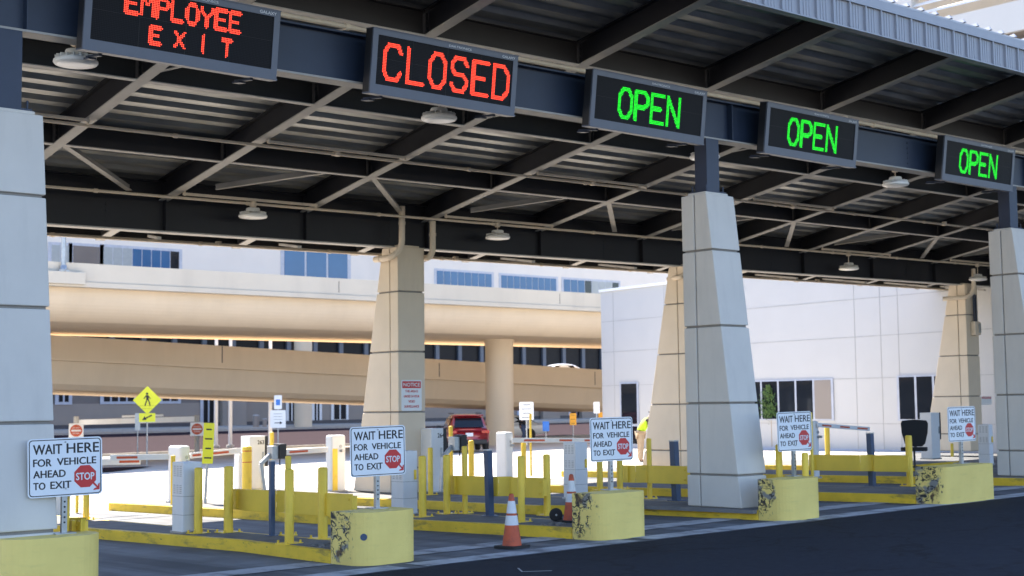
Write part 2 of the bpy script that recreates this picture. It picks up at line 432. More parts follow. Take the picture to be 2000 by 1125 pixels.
# ------------------------------------------------------------------ mesh builder
class MB:
    def __init__(s):
        s.v, s.f, s.sm, s.mi = [], [], [], []
    def add(s, vs, fs, smooth=False, m=0):
        o = len(s.v)
        s.v += [tuple(p) for p in vs]
        for f in fs:
            s.f.append(tuple(i + o for i in f))
            s.sm.append(smooth)
            s.mi.append(m)
        return s
    def box(s, x0, x1, y0, y1, z0, z1, m=0):
        return s.add([(x0, y0, z0), (x1, y0, z0), (x1, y1, z0), (x0, y1, z0),
                      (x0, y0, z1), (x1, y0, z1), (x1, y1, z1), (x0, y1, z1)],
                     [(3, 2, 1, 0), (4, 5, 6, 7), (0, 1, 5, 4), (1, 2, 6, 5), (2, 3, 7, 6), (3, 0, 4, 7)], m=m)
    def hexa(s, b, t, m=0):
        """eight corners: four of the bottom (ccw), four of the top"""
        return s.add(list(b) + list(t), [(3, 2, 1, 0), (4, 5, 6, 7), (0, 1, 5, 4), (1, 2, 6, 5), (2, 3, 7, 6), (3, 0, 4, 7)], m=m)
    def prism(s, poly, z0, z1, m=0, smooth=False):
        n = len(poly)
        vs = [(x, y, z0) for x, y in poly] + [(x, y, z1) for x, y in poly]
        s.add(vs, [tuple(range(n - 1, -1, -1)), tuple(range(n, 2 * n))], m=m)
        return s.add(vs, [(i, (i + 1) % n, n + (i + 1) % n, n + i) for i in range(n)], smooth, m)
    def ext(s, poly, a, b, axis='x', m=0, smooth=False):
        """polygon (u, z) swept along x or y"""
        n = len(poly)
        if axis == 'x':
            vs = [(a, u, z) for u, z in poly] + [(b, u, z) for u, z in poly]
        else:
            vs = [(u, a, z) for u, z in poly] + [(u, b, z) for u, z in poly]
        s.add(vs, [tuple(range(n)), tuple(range(2 * n - 1, n - 1, -1))], m=m)
        return s.add(vs, [(i, n + i, n + (i + 1) % n, (i + 1) % n) for i in range(n)], smooth, m)
    def ring(s, p, d, r, n):
        d = Vector(d).normalized()
        a = d.orthogonal().normalized() if abs(d.z) < 0.999 else Vector((1, 0, 0))
        b = d.cross(a).normalized()
        return [tuple(Vector(p) + r * (math.cos(2 * math.pi * i / n) * a + math.sin(2 * math.pi * i / n) * b)) for i in range(n)]
    def cyl(s, p0, p1, r0, r1=None, n=16, m=0):
        r1 = r0 if r1 is None else r1
        d = Vector(p1) - Vector(p0)
        A, B = s.ring(p0, d, r0, n), s.ring(p1, d, r1, n)
        s.add(A + B, [(i, (i + 1) % n, n + (i + 1) % n, n + i) for i in range(n)], True, m)
        return s.add(A + B, [tuple(range(n - 1, -1, -1)), tuple(range(n, 2 * n))], False, m)
    def tube(s, pts, r, n=10, m=0):
        pts = [Vector(p) for p in pts]
        vs = []
        a = None
        for i, p in enumerate(pts):
            d = (pts[min(i + 1, len(pts) - 1)] - pts[max(i - 1, 0)]).normalized()
            if a is None:
                a = d.orthogonal().normalized()
            a = (a - d * a.dot(d)).normalized()
            b = d.cross(a)
            vs += [tuple(p + r * (math.cos(2 * math.pi * j / n) * a + math.sin(2 * math.pi * j / n) * b)) for j in range(n)]
        fs = []
        for i in range(len(pts) - 1):
            for j in range(n):
                fs.append((i * n + j, i * n + (j + 1) % n, (i + 1) * n + (j + 1) % n, (i + 1) * n + j))
        s.add(vs, fs, True, m)
        k = (len(pts) - 1) * n
        return s.add(vs, [tuple(range(n - 1, -1, -1)), tuple(range(k, k + n))], False, m)
    def lathe(s, prof, n=20, c=(0, 0, 0), m=0):
        vs = []
        for r, z in prof:
            vs += [(c[0] + r * math.cos(2 * math.pi * j / n), c[1] + r * math.sin(2 * math.pi * j / n), c[2] + z) for j in range(n)]
        fs = []
        for i in range(len(prof) - 1):
            for j in range(n):
                fs.append((i * n + j, i * n + (j + 1) % n, (i + 1) * n + (j + 1) % n, (i + 1) * n + j))
        s.add(vs, fs, True, m)
        k = (len(prof) - 1) * n
        return s.add(vs, [tuple(range(n - 1, -1, -1)), tuple(range(k, k + n))], False, m)
    def bar(s, a, b, w, t, m=0):
        """rectangular bar from a to b, w wide (horizontal), t thick"""
        a, b = Vector(a), Vector(b)
        d = (b - a).normalized()
        side = d.cross(Vector((0, 0, 1)))
        side = side.normalized() if side.length > 1e-4 else Vector((1, 0, 0))
        up = side.cross(d).normalized()
        q = lambda p: [tuple(p + sx * side * w / 2 + sz * up * t / 2) for sx, sz in ((-1, -1), (1, -1), (1, 1), (-1, 1))]
        return s.hexa(q(a), q(b), m)
    def plate(s, outline, y0, y1, m=0):
        """outline (x, z) facing -y"""
        return s.ext(outline, y0, y1, 'y', m)
    def flat(s, outline, y, m=0):
        n = len(outline)
        return s.add([(x, y, z) for x, z in outline], [tuple(range(n))], m=m)
    def xf(s, mat):
        s.v = [tuple(mat @ Vector(p)) for p in s.v]
        return s

def part(name, mb, mat, parent=None, site=False, bevel=0.0, label=None, kind=None, seg=2):
    me = bpy.data.meshes.new(name)
    vs = mb.v
    if site:
        o = parent.location if parent is not None else Vector((0, 0, 0))
        vs = [(x - o.x, y - o.y, z + gz(x, y) - o.z) for x, y, z in vs]
    me.from_pydata(vs, [], mb.f)
    me.polygons.foreach_set('use_smooth', mb.sm)
    if any(mb.mi):
        me.polygons.foreach_set('material_index', mb.mi)
    for mm in (mat if isinstance(mat, (list, tuple)) else [mat]):
        me.materials.append(M[mm] if isinstance(mm, str) else mm)
    me.update()
    ob = bpy.data.objects.new(name, me)
    COL.objects.link(ob)
    if parent is not None:
        ob.parent = parent
    if bevel:
        md = ob.modifiers.new('bevel', 'BEVEL')
        md.width = bevel
        md.segments = seg
        md.limit_method = 'ANGLE'
        md.angle_limit = math.radians(40)
        md.harden_normals = False
    if label:
        ob['label'] = label
    if kind:
        ob['kind'] = kind
    return ob

def thing(name, label, cat, X, Y, h=0.0, rz=0.0, group=None, z=None, rx=0.0):
    o = bpy.data.objects.new(name, None)
    o.empty_display_size = 0.2
    COL.objects.link(o)
    o.location = (X, Y, gz(X, Y) + h if z is None else z)
    o.rotation_euler = (rx, 0, rz)
    o['label'] = label
    o['category'] = cat
    if group:
        o['group'] = group
    return o

def tag(o, label, cat, group=None):
    o['label'] = label
    o['category'] = cat
    if group:
        o['group'] = group
    return o

# lettering: the built-in font, filled outlines fitted to a box
_txt = {}
def text_shape(s):
    if s not in _txt:
        cu = bpy.data.curves.new('lettering_curve', 'FONT')
        cu.body = s
        cu.resolution_u = 3
        ob = bpy.data.objects.new('lettering_curve', cu)
        COL.objects.link(ob)
        dg = bpy.context.evaluated_depsgraph_get()
        dg.update()
        me = bpy.data.meshes.new_from_object(ob.evaluated_get(dg))
        vs = [(v.co.x, v.co.y) for v in me.vertices]
        fs = [tuple(p.vertices) for p in me.polygons]
        bpy.data.objects.remove(ob)
        bpy.data.meshes.remove(me)
        bpy.data.curves.remove(cu)
        x0, x1 = min(v[0] for v in vs), max(v[0] for v in vs)
        y0, y1 = min(v[1] for v in vs), max(v[1] for v in vs)
        _txt[s] = ([((x - x0) / (x1 - x0), (y - y0) / (y1 - y0)) for x, y in vs], fs)
    return _txt[s]

def text(mb, s, x0, x1, z0, z1, y, m=0, fat=0.0):
    vs, fs = text_shape(s)
    P = [(x0 + (x1 - x0) * u, y, z0 + (z1 - z0) * w) for u, w in vs]
    mb.add(P, fs, m=m)
    if fat:
        for k, (dx, dz) in enumerate(((fat, 0), (-fat, 0), (0, fat), (0, -fat))):
            mb.add([(x + dx, yy + 0.0003 * (k + 1), z + dz) for x, yy, z in P], fs, m=m)

def rrect(x0, x1, z0, z1, r, n=5):
    pts = []
    for cx, cz, a in ((x1 - r, z0 + r, -90), (x1 - r, z1 - r, 0), (x0 + r, z1 - r, 90), (x0 + r, z0 + r, 180)):
        for i in range(n + 1):
            t = math.radians(a + 90 * i / n)
            pts.append((cx + r * math.cos(t), cz + r * math.sin(t)))
    return pts

# ------------------------------------------------------------------ the ground
def sheet(name, poly, off, mat, kind='structure', zf=None):
    mb = MB()
    if zf is None:
        mb.add([(x, y, gz(x, y) + off) for x, y in poly], [tuple(range(len(poly)))])
    else:
        mb.add([(x, y, zf(x, y)) for x, y in poly], [tuple(range(len(poly)))])
    ob = part(name, mb, mat)
    ob['kind'] = kind
    return ob

sheet('ground', [(-250, -120), (420, -120), (420, 400), (-250, 400)], -0.012, 'asphalt_far')
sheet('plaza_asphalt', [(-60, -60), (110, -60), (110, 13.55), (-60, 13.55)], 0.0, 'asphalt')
sheet('lane_pavement', [(-20, 13.45), (62, 13.45), (62, 27.5), (-20, 27.5)], -0.004, 'lane')
sheet('sunlit_court', [(-60, 27.4), (44, 27.4), (44, 50.5), (-60, 50.5)], -0.006, 'court')

# pale concrete aprons between the island noses, broken by tyre tracks
for xa, xb in ((6.95, 10.0), (11.05, 13.9), (14.95, 17.7), (18.65, 21.8), (23.5, 27.0), (-3.0, 5.8)):
    sheet('apron', [(xa - 0.5, 13.60), (xb + 0.3, 13.60), (xb + 0.3, 14.05), (xa - 0.5, 14.05)], 0.003, 'apron')
    sheet('apron', [(xa - 0.0, 14.75), (xb + 0.0, 14.75), (xb, 15.25), (xa, 15.25)], 0.003, 'apron')

# ------------------------------------------------------------------ canopy
HB = lambda Y: 7.25 - 0.17 * (Y - 15.75)          # underside of rafters above the site plane
CX0, CX1 = 0.6, 58.0
YF, YB = 13.02, 26.75
RD = 0.40                                          # rafter depth
RAF = [3.3, 6.4, 9.5, 12.53, 15.6, 18.65, 21.9, 25.25, 28.4, 31.6, 34.8, 38.0, 41.2, 44.4, 47.6, 50.8, 54.0, 57.2]
can = thing('canopy', 'long sloping metal canopy on dark steel rafters roofing the exit lanes', 'canopy', 18.1, 15.66, 6.25)

def ibeam_y(mb_web, mb_fl, x, ya, yb, hf, d, bw, tw=0.014, tf=0.018):
    za, zb = hf(ya), hf(yb)
    P = lambda x0, x1, l0, l1: mb_web.hexa([(x0, ya, za + l0), (x1, ya, za + l0), (x1, yb, zb + l0), (x0, yb, zb + l0)],
                                           [(x0, ya, za + l1), (x1, ya, za + l1), (x1, yb, zb + l1), (x0, yb, zb + l1)])
    P(x - tw / 2, x + tw / 2, tf, d - tf)
    P(x - bw / 2, x + bw / 2, d - tf, d)
    mb_fl.hexa([(x - bw / 2, ya, za), (x + bw / 2, ya, za), (x + bw / 2, yb, zb), (x - bw / 2, yb, zb)],
               [(x - bw / 2, ya, za + tf), (x + bw / 2, ya, za + tf), (x + bw / 2, yb, zb + tf), (x - bw / 2, yb, zb + tf)])

def site_part(name, mb, mat, parent, root, **kw):
    """part whose mesh is in site coordinates while its parent chain has no offset from root"""
    o = root.location
    mb.v = [(x - o.x, y - o.y, z + gz(x, y) - o.z) for x, y, z in mb.v]
    return part(name, mb, mat, parent, **kw)

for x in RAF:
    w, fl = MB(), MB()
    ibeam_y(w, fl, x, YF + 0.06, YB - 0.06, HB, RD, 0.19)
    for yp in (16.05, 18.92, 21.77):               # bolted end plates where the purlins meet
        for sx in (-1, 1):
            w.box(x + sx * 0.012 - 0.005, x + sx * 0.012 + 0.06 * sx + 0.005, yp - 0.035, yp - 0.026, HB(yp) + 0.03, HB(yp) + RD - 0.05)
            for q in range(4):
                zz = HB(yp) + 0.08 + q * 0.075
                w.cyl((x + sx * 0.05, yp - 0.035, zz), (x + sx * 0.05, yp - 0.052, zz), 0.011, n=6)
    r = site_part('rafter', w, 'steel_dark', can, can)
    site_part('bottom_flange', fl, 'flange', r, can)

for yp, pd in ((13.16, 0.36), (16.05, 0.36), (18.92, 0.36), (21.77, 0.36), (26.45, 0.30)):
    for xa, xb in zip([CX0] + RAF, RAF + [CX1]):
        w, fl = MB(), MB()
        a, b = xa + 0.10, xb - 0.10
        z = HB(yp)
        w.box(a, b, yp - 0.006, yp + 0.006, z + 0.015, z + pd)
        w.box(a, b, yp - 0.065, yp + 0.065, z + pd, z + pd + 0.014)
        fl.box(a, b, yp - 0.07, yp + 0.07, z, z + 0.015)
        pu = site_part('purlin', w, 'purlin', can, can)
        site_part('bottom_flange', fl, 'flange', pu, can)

def girder(y, z0, z1, bw, mat, fmat, name):
    w, fl = MB(), MB()
    w.box(CX0, CX1, y - 0.012, y + 0.012, z0 + 0.025, z1 - 0.025)
    w.box(CX0, CX1, y - bw / 2, y + bw / 2, z1 - 0.025, z1)
    for x in RAF:
        w.box(x - 0.008, x + 0.008, y - bw / 2 + 0.01, y - 0.012, z0 + 0.03, z1 - 0.03)
        w.box(x - 0.008, x + 0.008, y + 0.012, y + bw / 2 - 0.01, z0 + 0.03, z1 - 0.03)
    for k in range(9):
        for q in range(5):
            xx = 17.7 + (k - 4) * 6.3
            w.cyl((xx, y - 0.012, z0 + 0.15 + q * 0.1), (xx, y - 0.03, z0 + 0.15 + q * 0.1), 0.014, n=6)
    fl.box(CX0, CX1, y - bw / 2, y + bw / 2, z0, z0 + 0.025)
    g = site_part(name, w, mat, can, can)
    site_part('bottom_flange', fl, fmat, g, can)
girder(15.66, 6.22, 6.90, 0.26, 'steel', 'flange', 'girder')
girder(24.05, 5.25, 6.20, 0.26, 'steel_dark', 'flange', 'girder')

# bracing in the roof plane near the rear girder
for i in range(1, len(RAF) - 1, 2):
    xa, xm, xb = RAF[i - 1] if i else 0, RAF[i], RAF[i + 1]
    for p, q in (((xa + 0.15, 21.9), (xa + 2.2, 23.75)), ((xa + 3.7, 23.3), (xa + 5.2, 21.9))):
        mb = MB()
        mb.bar((p[0], p[1], HB(p[1]) + 0.05), (q[0], q[1], HB(q[1]) + 0.05), 0.11, 0.012)
        mb.bar((p[0], p[1], HB(p[1]) + 0.10), (q[0], q[1], HB(q[1]) + 0.10), 0.012, 0.10)
        site_part('brace', mb, 'flange', can, can)
for i in range(0, len(RAF) - 1, 2):                 # short stays at the front bay
    xa = RAF[i]
    mb = MB()
    mb.bar((xa + 0.1, 18.75, HB(18.75) + 0.08), (xa + 1.9, 16.3, HB(16.3) + 0.08), 0.09, 0.012)
    site_part('brace', mb, 'flange', can, can)
for i in range(0, len(RAF) - 1):                    # kicker struts under the rear eave
    xa = RAF[i]
    mb = MB()
    mb.bar((xa, 24.2, 5.17), (xa + 0.9, 26.35, HB(26.35) + 0.05), 0.08, 0.05)
    site_part('brace', mb, 'flange', can, can)

# corrugated deck (ribs run along X) and roof sheet with standing seams
mb = MB()
per, dep = 0.38, 0.07
ys = []
y = YF + 0.05
while y < YB - 0.05:
    ys += [(y, 0), (y + 0.15, 0), (y + 0.20, dep), (y + 0.33, dep)]
    y += per
vs, fs = [], []
for yy, dz in ys:
    for x in (CX0, CX1):
        vs.append((x, yy, HB(yy) + RD + 0.002 + dz))
for i in range(len(ys) - 1):
    fs.append((2 * i, 2 * i + 1, 2 * i + 3, 2 * i + 2))
mb.add(vs, fs)
site_part('roof_deck', mb, 'deck', can, can)
mb = MB()
za, zb = HB(YF) + RD + 0.075, HB(YB) + RD + 0.075
mb.hexa([(CX0, YF, za), (CX1, YF, za), (CX1, YB, zb), (CX0, YB, zb)],
        [(CX0, YF, za + 0.03), (CX1, YF, za + 0.03), (CX1, YB, zb + 0.03), (CX0, YB, zb + 0.03)])
x = CX0 + 0.2
while x < CX1:
    mb.hexa([(x - 0.03, YF - 0.05, za + 0.03), (x + 0.03, YF - 0.05, za + 0.03), (x + 0.03, YB, zb + 0.03), (x - 0.03, YB, zb + 0.03)],
            [(x - 0.008, YF - 0.0, za + 0.095), (x + 0.008, YF - 0.0, za + 0.095), (x + 0.008, YB, zb + 0.095), (x - 0.008, YB, zb + 0.095)])
    x += 0.42
site_part('roof_sheet', mb, 'roof', can, can)

# ribbed fascia on the front, plain on the other edges
mb = MB()
f0, f1 = 7.60, 8.12
mb.box(CX0 - 0.03, CX1 + 0.03, YF - 0.03, YF - 0.01, f0, f1 - 0.10)
mb.box(CX0 - 0.03, CX1 + 0.03, YF - 0.075, YF - 0.03, f1 - 0.115, f1 + 0.03)
mb.box(CX0 - 0.03, CX1 + 0.03, YF - 0.06, YF + 0.08, f0 - 0.02, f0)
x = CX0 + 0.2
while x < CX1:
    mb.box(x - 0.014, x + 0.014, YF - 0.072, YF - 0.03, f0, f1 - 0.117)
    for q in (0.13, 0.20, 0.27):
        mb.box(x + q - 0.012, x + q + 0.012, YF - 0.037, YF - 0.03, f0, f1 - 0.117)
    x += 0.42
site_part('fascia', mb, 'fascia', can, can)
mb = MB()
e0 = HB(YB)
mb.box(CX0, CX1, YB, YB + 0.02, e0 + 0.05, e0 + RD + 0.12)
mb.box(CX0, CX1, YB - 0.02, YB + 0.10, e0 + 0.20, e0 + 0.23)
site_part('eave_gutter', mb, 'conduit', can, can)

# ------------------------------------------------------------------ tapered panel columns
def column(X0, Yc, front, label, post_top, notice=None, w=0.70, foot=0.86):
    """front columns slope on their -Y side, rear columns on their +Y side"""
    t = thing('canopy_column', label, 'column', X0 + w / 2, Yc, 0.15, group='panelled columns holding up the canopy')
    top = 5.28 - 0.15
    s = -1 if front else 1
    slope = lambda z: 0.26 + (foot - 0.26) * (top - z) / top      # distance of the sloping face from the centre plane
    back = 0.28
    js = [0.0, 0.53, 1.68, 2.93, 4.18, top]
    core = MB()
    def prism(mb, x0, x1, za, zb, ya, yb):
        # ya / yb: functions of z
        pts = [(x0, ya(za)), (x1, ya(za)), (x1, yb(za)), (x0, yb(za))]
        ptt = [(x0, ya(zb)), (x1, ya(zb)), (x1, yb(zb)), (x0, yb(zb))]
        if s < 0:
            pts, ptt = pts[::-1], ptt[::-1]
        mb.hexa([(x, y, za) for x, y in pts], [(x, y, zb) for x, y in ptt])
    prism(core, -w / 2 + 0.035, w / 2 - 0.035, 0.0, top - 0.03, lambda z: -s * (back - 0.035), lambda z: s * (slope(z) - 0.035))
    part('core', core, 'joint', t)
    for za, zb in zip(js[:-1], js[1:]):
        g = 0.017
        mb = MB()
        prism(mb, -w / 2, w / 2, za + g, zb - g, lambda z: -s * back, lambda z: -s * 0.012)
        prism(mb, -w / 2, w / 2, za + g, zb - g, lambda z: s * 0.012, lambda z: s * slope(z))
        part('panel', mb, 'panel' if front else 'panel_bounce', t, bevel=0.014)
    cap = MB()
    cap.box(-w / 2 + 0.07, w / 2 - 0.07, -0.2, 0.2, top - 0.012, top + 0.03)
    part('cap', cap, 'panel' if front else 'panel_bounce', t, bevel=0.01)
    if post_top > top + 0.3:
        st = MB()
        pw, bd = 0.30, 0.26
        st.box(-pw / 2, pw / 2, -bd / 2, -bd / 2 + 0.02, top + 0.05, post_top)
        st.box(-pw / 2, pw / 2, bd / 2 - 0.02, bd / 2, top + 0.05, post_top)
        st.box(-0.012, 0.012, -bd / 2 + 0.02, bd / 2 - 0.02, top + 0.05, post_top)
        st.box(-pw / 2 - 0.01, -pw / 2, -bd / 2, bd / 2, top + 0.05, post_top - 0.002)
        st.box(-0.25, 0.25, -0.19, 0.19, top + 0.032, top + 0.052)
        for bx, by in ((-0.21, -0.15), (0.21, -0.15), (-0.21, 0.15), (0.21, 0.15)):
            st.cyl((bx, by, top + 0.05), (bx, by, top + 0.15), 0.012, n=8)
        part('steel_post', st, 'steel', t)
    else:
        st = MB()
        st.box(-0.16, 0.16, -0.14, 0.14, top + 0.03, max(post_top, top + 0.04))
        part('bearing_plate', st, 'steel_dark', t)
    return t
PT = 6.22 - 0.15
column(5.84, 15.66, True, 'pale panelled column at the left edge beside the EMPLOYEE EXIT sign', PT)
column(17.76, 15.66, True, 'pale tapered column with blue steel post between the second and third OPEN lanes, centre right', PT)
column(27.35, 15.66, True, 'pale tapered column cut off by the right edge of the picture', PT)
BT = 5.25 - 0.15
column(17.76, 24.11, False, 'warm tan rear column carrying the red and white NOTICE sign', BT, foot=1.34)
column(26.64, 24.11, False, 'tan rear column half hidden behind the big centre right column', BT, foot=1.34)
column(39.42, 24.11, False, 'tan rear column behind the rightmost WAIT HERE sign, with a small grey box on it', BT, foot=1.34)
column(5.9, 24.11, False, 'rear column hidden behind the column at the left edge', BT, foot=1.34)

# NOTICE plate on the first rear column
def notice(X, Y, h, w, ht, lines, label, head='NOTICE'):
    t = thing('notice_sign', label, 'sign', X, Y, h)
    mb = MB()
    mb.plate(rrect(-w / 2, w / 2, 0, ht, 0.03), -0.006, 0.0)
    part('panel', mb, 'white_sign', t)
    mb = MB()
    mb.flat(rrect(-w / 2 + 0.02, w / 2 - 0.02, ht * 0.735, ht * 0.96, 0.01), -0.008)
    part('header_band', mb, 'red', t)
    mb = MB()
    text(mb, head, -w / 2 + 0.05, w / 2 - 0.05, ht * 0.79, ht * 0.905, -0.0105, fat=0.0022)
    part('heading', mb, 'white_print', t)
    mb = MB()
    for i, (s, f) in enumerate(lines):
        z = ht * (0.60 - 0.165 * i)
        text(mb, s, -w * f / 2, w * f / 2, z, z + ht * 0.075, -0.008, fat=0.002)
    part('lettering', mb, 'red', t)
    return t
xw, hw = PY(784, 803, 23.83)
xe, he = PY(823, 742, 23.83)
notice((xw + xe) / 2 , 23.83, hw, xe - xw, he - hw,
       [('THIS AREA IS', 0.62), ('UNDER 24 HOUR', 0.76), ('VIDEO', 0.32), ('SURVEILLANCE', 0.72)],
       'white and red NOTICE sign about surveillance, fixed on the tan rear column')
xw, hw = PY(1917, 791, 23.83)
xe, he = PY(1936, 774, 23.83)
notice((xw + xe) / 2, 23.83, hw, (xe - xw), he - hw, [], 'small red topped white notice right of the rightmost WAIT HERE sign', head='NOTICE')

# ------------------------------------------------------------------ islands
def island(xl, xr, yf, yend, label, lefts=None, damage=None, r=0.26, bl=0.68, skew=0.05, seed=1, block=True, rsk=0.0):
    """lefts: (Y, X) points of the left kerb face"""
    t = thing('traffic_island', label, 'traffic island', xl, yf, 0.0, group='yellow kerbed islands between the lanes')
    if lefts is None:
        lefts = [(yf + bl, xl), (yend, xl - skew * (yend - yf))]
    L = [(x - xl, y - yf) for y, x in lefts]
    W = xr - xl
    Rr = [(W - rsk * y, y) for x, y in (L[-1], (0, bl))]
    poly = [(0.0, bl)] if L[0][1] > bl + 0.01 else []
    loop = L[::-1] + poly + [(W, bl)] + [(Rr[0][0], L[-1][1])]
    loop = [(x, y) for x, y in loop]
    shear = lambda mb: setattr(mb, 'v', [(x, y, z + SX * x + SY * y) for x, y, z in mb.v]) or mb
    k = MB()
    k.prism(loop, -0.05, 0.15)
    part('kerb', shear(k), 'kerb', t, bevel=0.02)
    ins = MB()
    cx = sum(p[0] for p in loop) / len(loop)
    top = [(x + (0.10 if x < cx else -0.10), y + (0.0 if y > bl + 0.01 else 0.02) - (0.10 if y > L[-1][1] - 0.01 else 0)) for x, y in loop]
    ins.prism(top, 0.10, 0.156)
    part('pavement_top', shear(ins), 'conc', t)
    if block:
        b = MB()
        pts = []
        n = 8
        for i in range(n + 1):
            a = math.radians(180 + 90 * i / n)
            pts.append((r + r * math.cos(a), r + r * math.sin(a)))
        for i in range(n + 1):
            a = math.radians(270 + 90 * i / n)
            pts.append((W - r + r * math.cos(a), r + r * math.sin(a)))
        pts += [(W + 0.004, bl), (-0.004, bl)]
        b.prism(pts, -0.05, 0.63, smooth=False)
        m = crash_paint('crash_block_paint', *(damage if damage else ((0, 0, 0), 0, seed)))
        part('crash_block', shear(b), m, t, bevel=0.025)
    return t

island(5.86, 6.92, 14.40, 29.0, 'island with a clean yellow block under the leftmost WAIT HERE sign', r=0.36, bl=0.78, seed=3)
isl2 = island(10.05, 10.95, 14.22, 29.0, 'island with blue grey gouges and a small hole in its yellow block, nearest damaged one',
       lefts=[(14.92, 10.05), (17.3, 10.2), (29.0, 9.45)], damage=((-0.02, 0.50, 0.45), 0.25, 2.0), seed=2)
island(13.93, 14.90, 14.05, 27.6, 'island whose block corner is scraped black, beside the two traffic cones',
       lefts=[(14.68, 13.93), (18.0, 13.66), (22.5, 13.45), (27.6, 13.2)], damage=((-0.02, 0.46, 0.44), 0.26, 5.0), bl=0.62)
island(17.71, 18.66, 13.86, 28.5, 'island carrying the big centre right column, block corner cracked in black lines',
       lefts=[(14.44, 17.71), (17.0, 17.66), (18.6, 16.8), (24.0, 16.6), (28.5, 16.4)], damage=((-0.02, 0.44, 0.42), 0.22, 9.0), bl=0.58)
island(21.76, 23.42, 13.66, 27.5, 'wide island whose block has a crumbled grey black corner below the office chair',
       lefts=[(14.26, 21.76), (17.0, 21.6), (27.5, 21.0)], damage=((0.0, 0.42, 0.42), 0.31, 14.0), r=0.18, bl=0.60)
island(26.9, 28.4, 14.3, 28.0, 'island under the column at the right edge of the picture', block=False, bl=0.1)
island(30.5, 33.5, 20.5, 27.5, 'yellow kerbed island far right behind the white cabinet', block=False, bl=0.1)

hm = MB()
d_ = Vector((-0.7071, -0.7071, 0))
c_ = Vector((0.26, 0.26, 0.34)) + d_ * 0.262
hm.cyl(tuple(c_), tuple(c_ + d_ * 0.004), 0.042, n=20)
part('drill_hole', hm, 'blue_post', isl2)
# broken lumps of concrete where the block corners were hit
def rubble(X, Y, n, rad, seed, label):
    rr = random.Random(seed)
    mb = MB()
    for i in range(n):
        a, b, c = [rr.uniform(0.015, 0.05) for _ in range(3)]
        x, y, z = rr.uniform(-rad, rad), rr.uniform(-rad, rad) * 1.4, 0.0
        q = [(sx * a * rr.uniform(0.6, 1.1), sy * b * rr.uniform(0.6, 1.1), sz * c * rr.uniform(0.5, 1)) for sz in (0, 1) for sx, sy in ((-1, -1), (1, -1), (1, 1), (-1, 1))]
        mb.hexa([(x + p[0], y + p[1], z + p[2]) for p in q[:4]], [(x + p[0], y + p[1], z + p[2]) for p in q[4:]])
    ob = part('rubble', mb, 'conc')
    ob.location = (X, Y, gz(X, Y) + 0.157)
    ob['kind'] = 'stuff'
    return ob
rubble(14.1, 15.2, 16, 0.10, 4, '')
rubble(10.3, 15.45, 10, 0.10, 5, '')

# small tower of anchor plates is part of each bollard further down

# ------------------------------------------------------------------ LED lane signs
GL = {
    'C': [[(1, .80), (.78, 1), (.22, 1), (0, .78), (0, .22), (.22, 0), (.78, 0), (1, .20)]],
    'L': [[(0, 1), (0, 0), (1, 0)]],
    'O': [[(.3, 1), (.7, 1), (1, .75), (1, .25), (.7, 0), (.3, 0), (0, .25), (0, .75), (.3, 1)]],
    'S': [[(1, .80), (.78, 1), (.22, 1), (0, .80), (0, .66), (.22, .52), (.78, .48), (1, .34), (1, .20), (.78, 0), (.22, 0), (0, .20)]],
    'E': [[(1, 1), (0, 1), (0, 0), (1, 0)], [(0, .5), (.75, .5)]],
    'D': [[(0, 0), (0, 1), (.65, 1), (1, .75), (1, .25), (.65, 0), (0, 0)]],
    'P': [[(0, 0), (0, 1), (.7, 1), (1, .85), (1, .6), (.7, .46), (0, .46)]],
    'N': [[(0, 0), (0, 1), (1, 0), (1, 1)]],
    'M': [[(0, 0), (0, 1), (.5, .55), (1, 1), (1, 0)]],
    'Y': [[(0, 1), (0, .75), (.5, .45), (.5, 0)], [(1, 1), (1, .75), (.5, .45)]],
    'X': [[(0, 1), (1, 0)], [(1, 1), (0, 0)]],
    'I': [[(.5, 1), (.5, 0)]],
    'T': [[(0, 1), (1, 1)], [(.5, 1), (.5, 0)]],
}
PITCH = 0.0205
def segd(px, py, a, b):
    dx, dy = b[0] - a[0], b[1] - a[1]
    q = dx * dx + dy * dy
    t = 0 if q == 0 else max(0, min(1, ((px - a[0]) * dx + (py - a[1]) * dy) / q))
    return math.hypot(px - a[0] - t * dx, py - a[1] - t * dy)
def led_cells(word, c0, r0, w, h, step, th):
    cells = set()
    for k, ch in enumerate(word):
        if ch == ' ':
            continue
        ox = c0 + k * step
        for poly in GL[ch]:
            P = [(ox + u * (w - 1), r0 + v * (h - 1)) for u, v in poly]
            for a, b in zip(P[:-1], P[1:]):
                for i in range(int(min(a[0], b[0])) - 2, int(max(a[0], b[0])) + 4):
                    for j in range(int(min(a[1], b[1])) - 2, int(max(a[1], b[1])) + 4):
                        if segd(i, j, a, b) <= th / 2:
                            cells.add((i, j))
    return cells

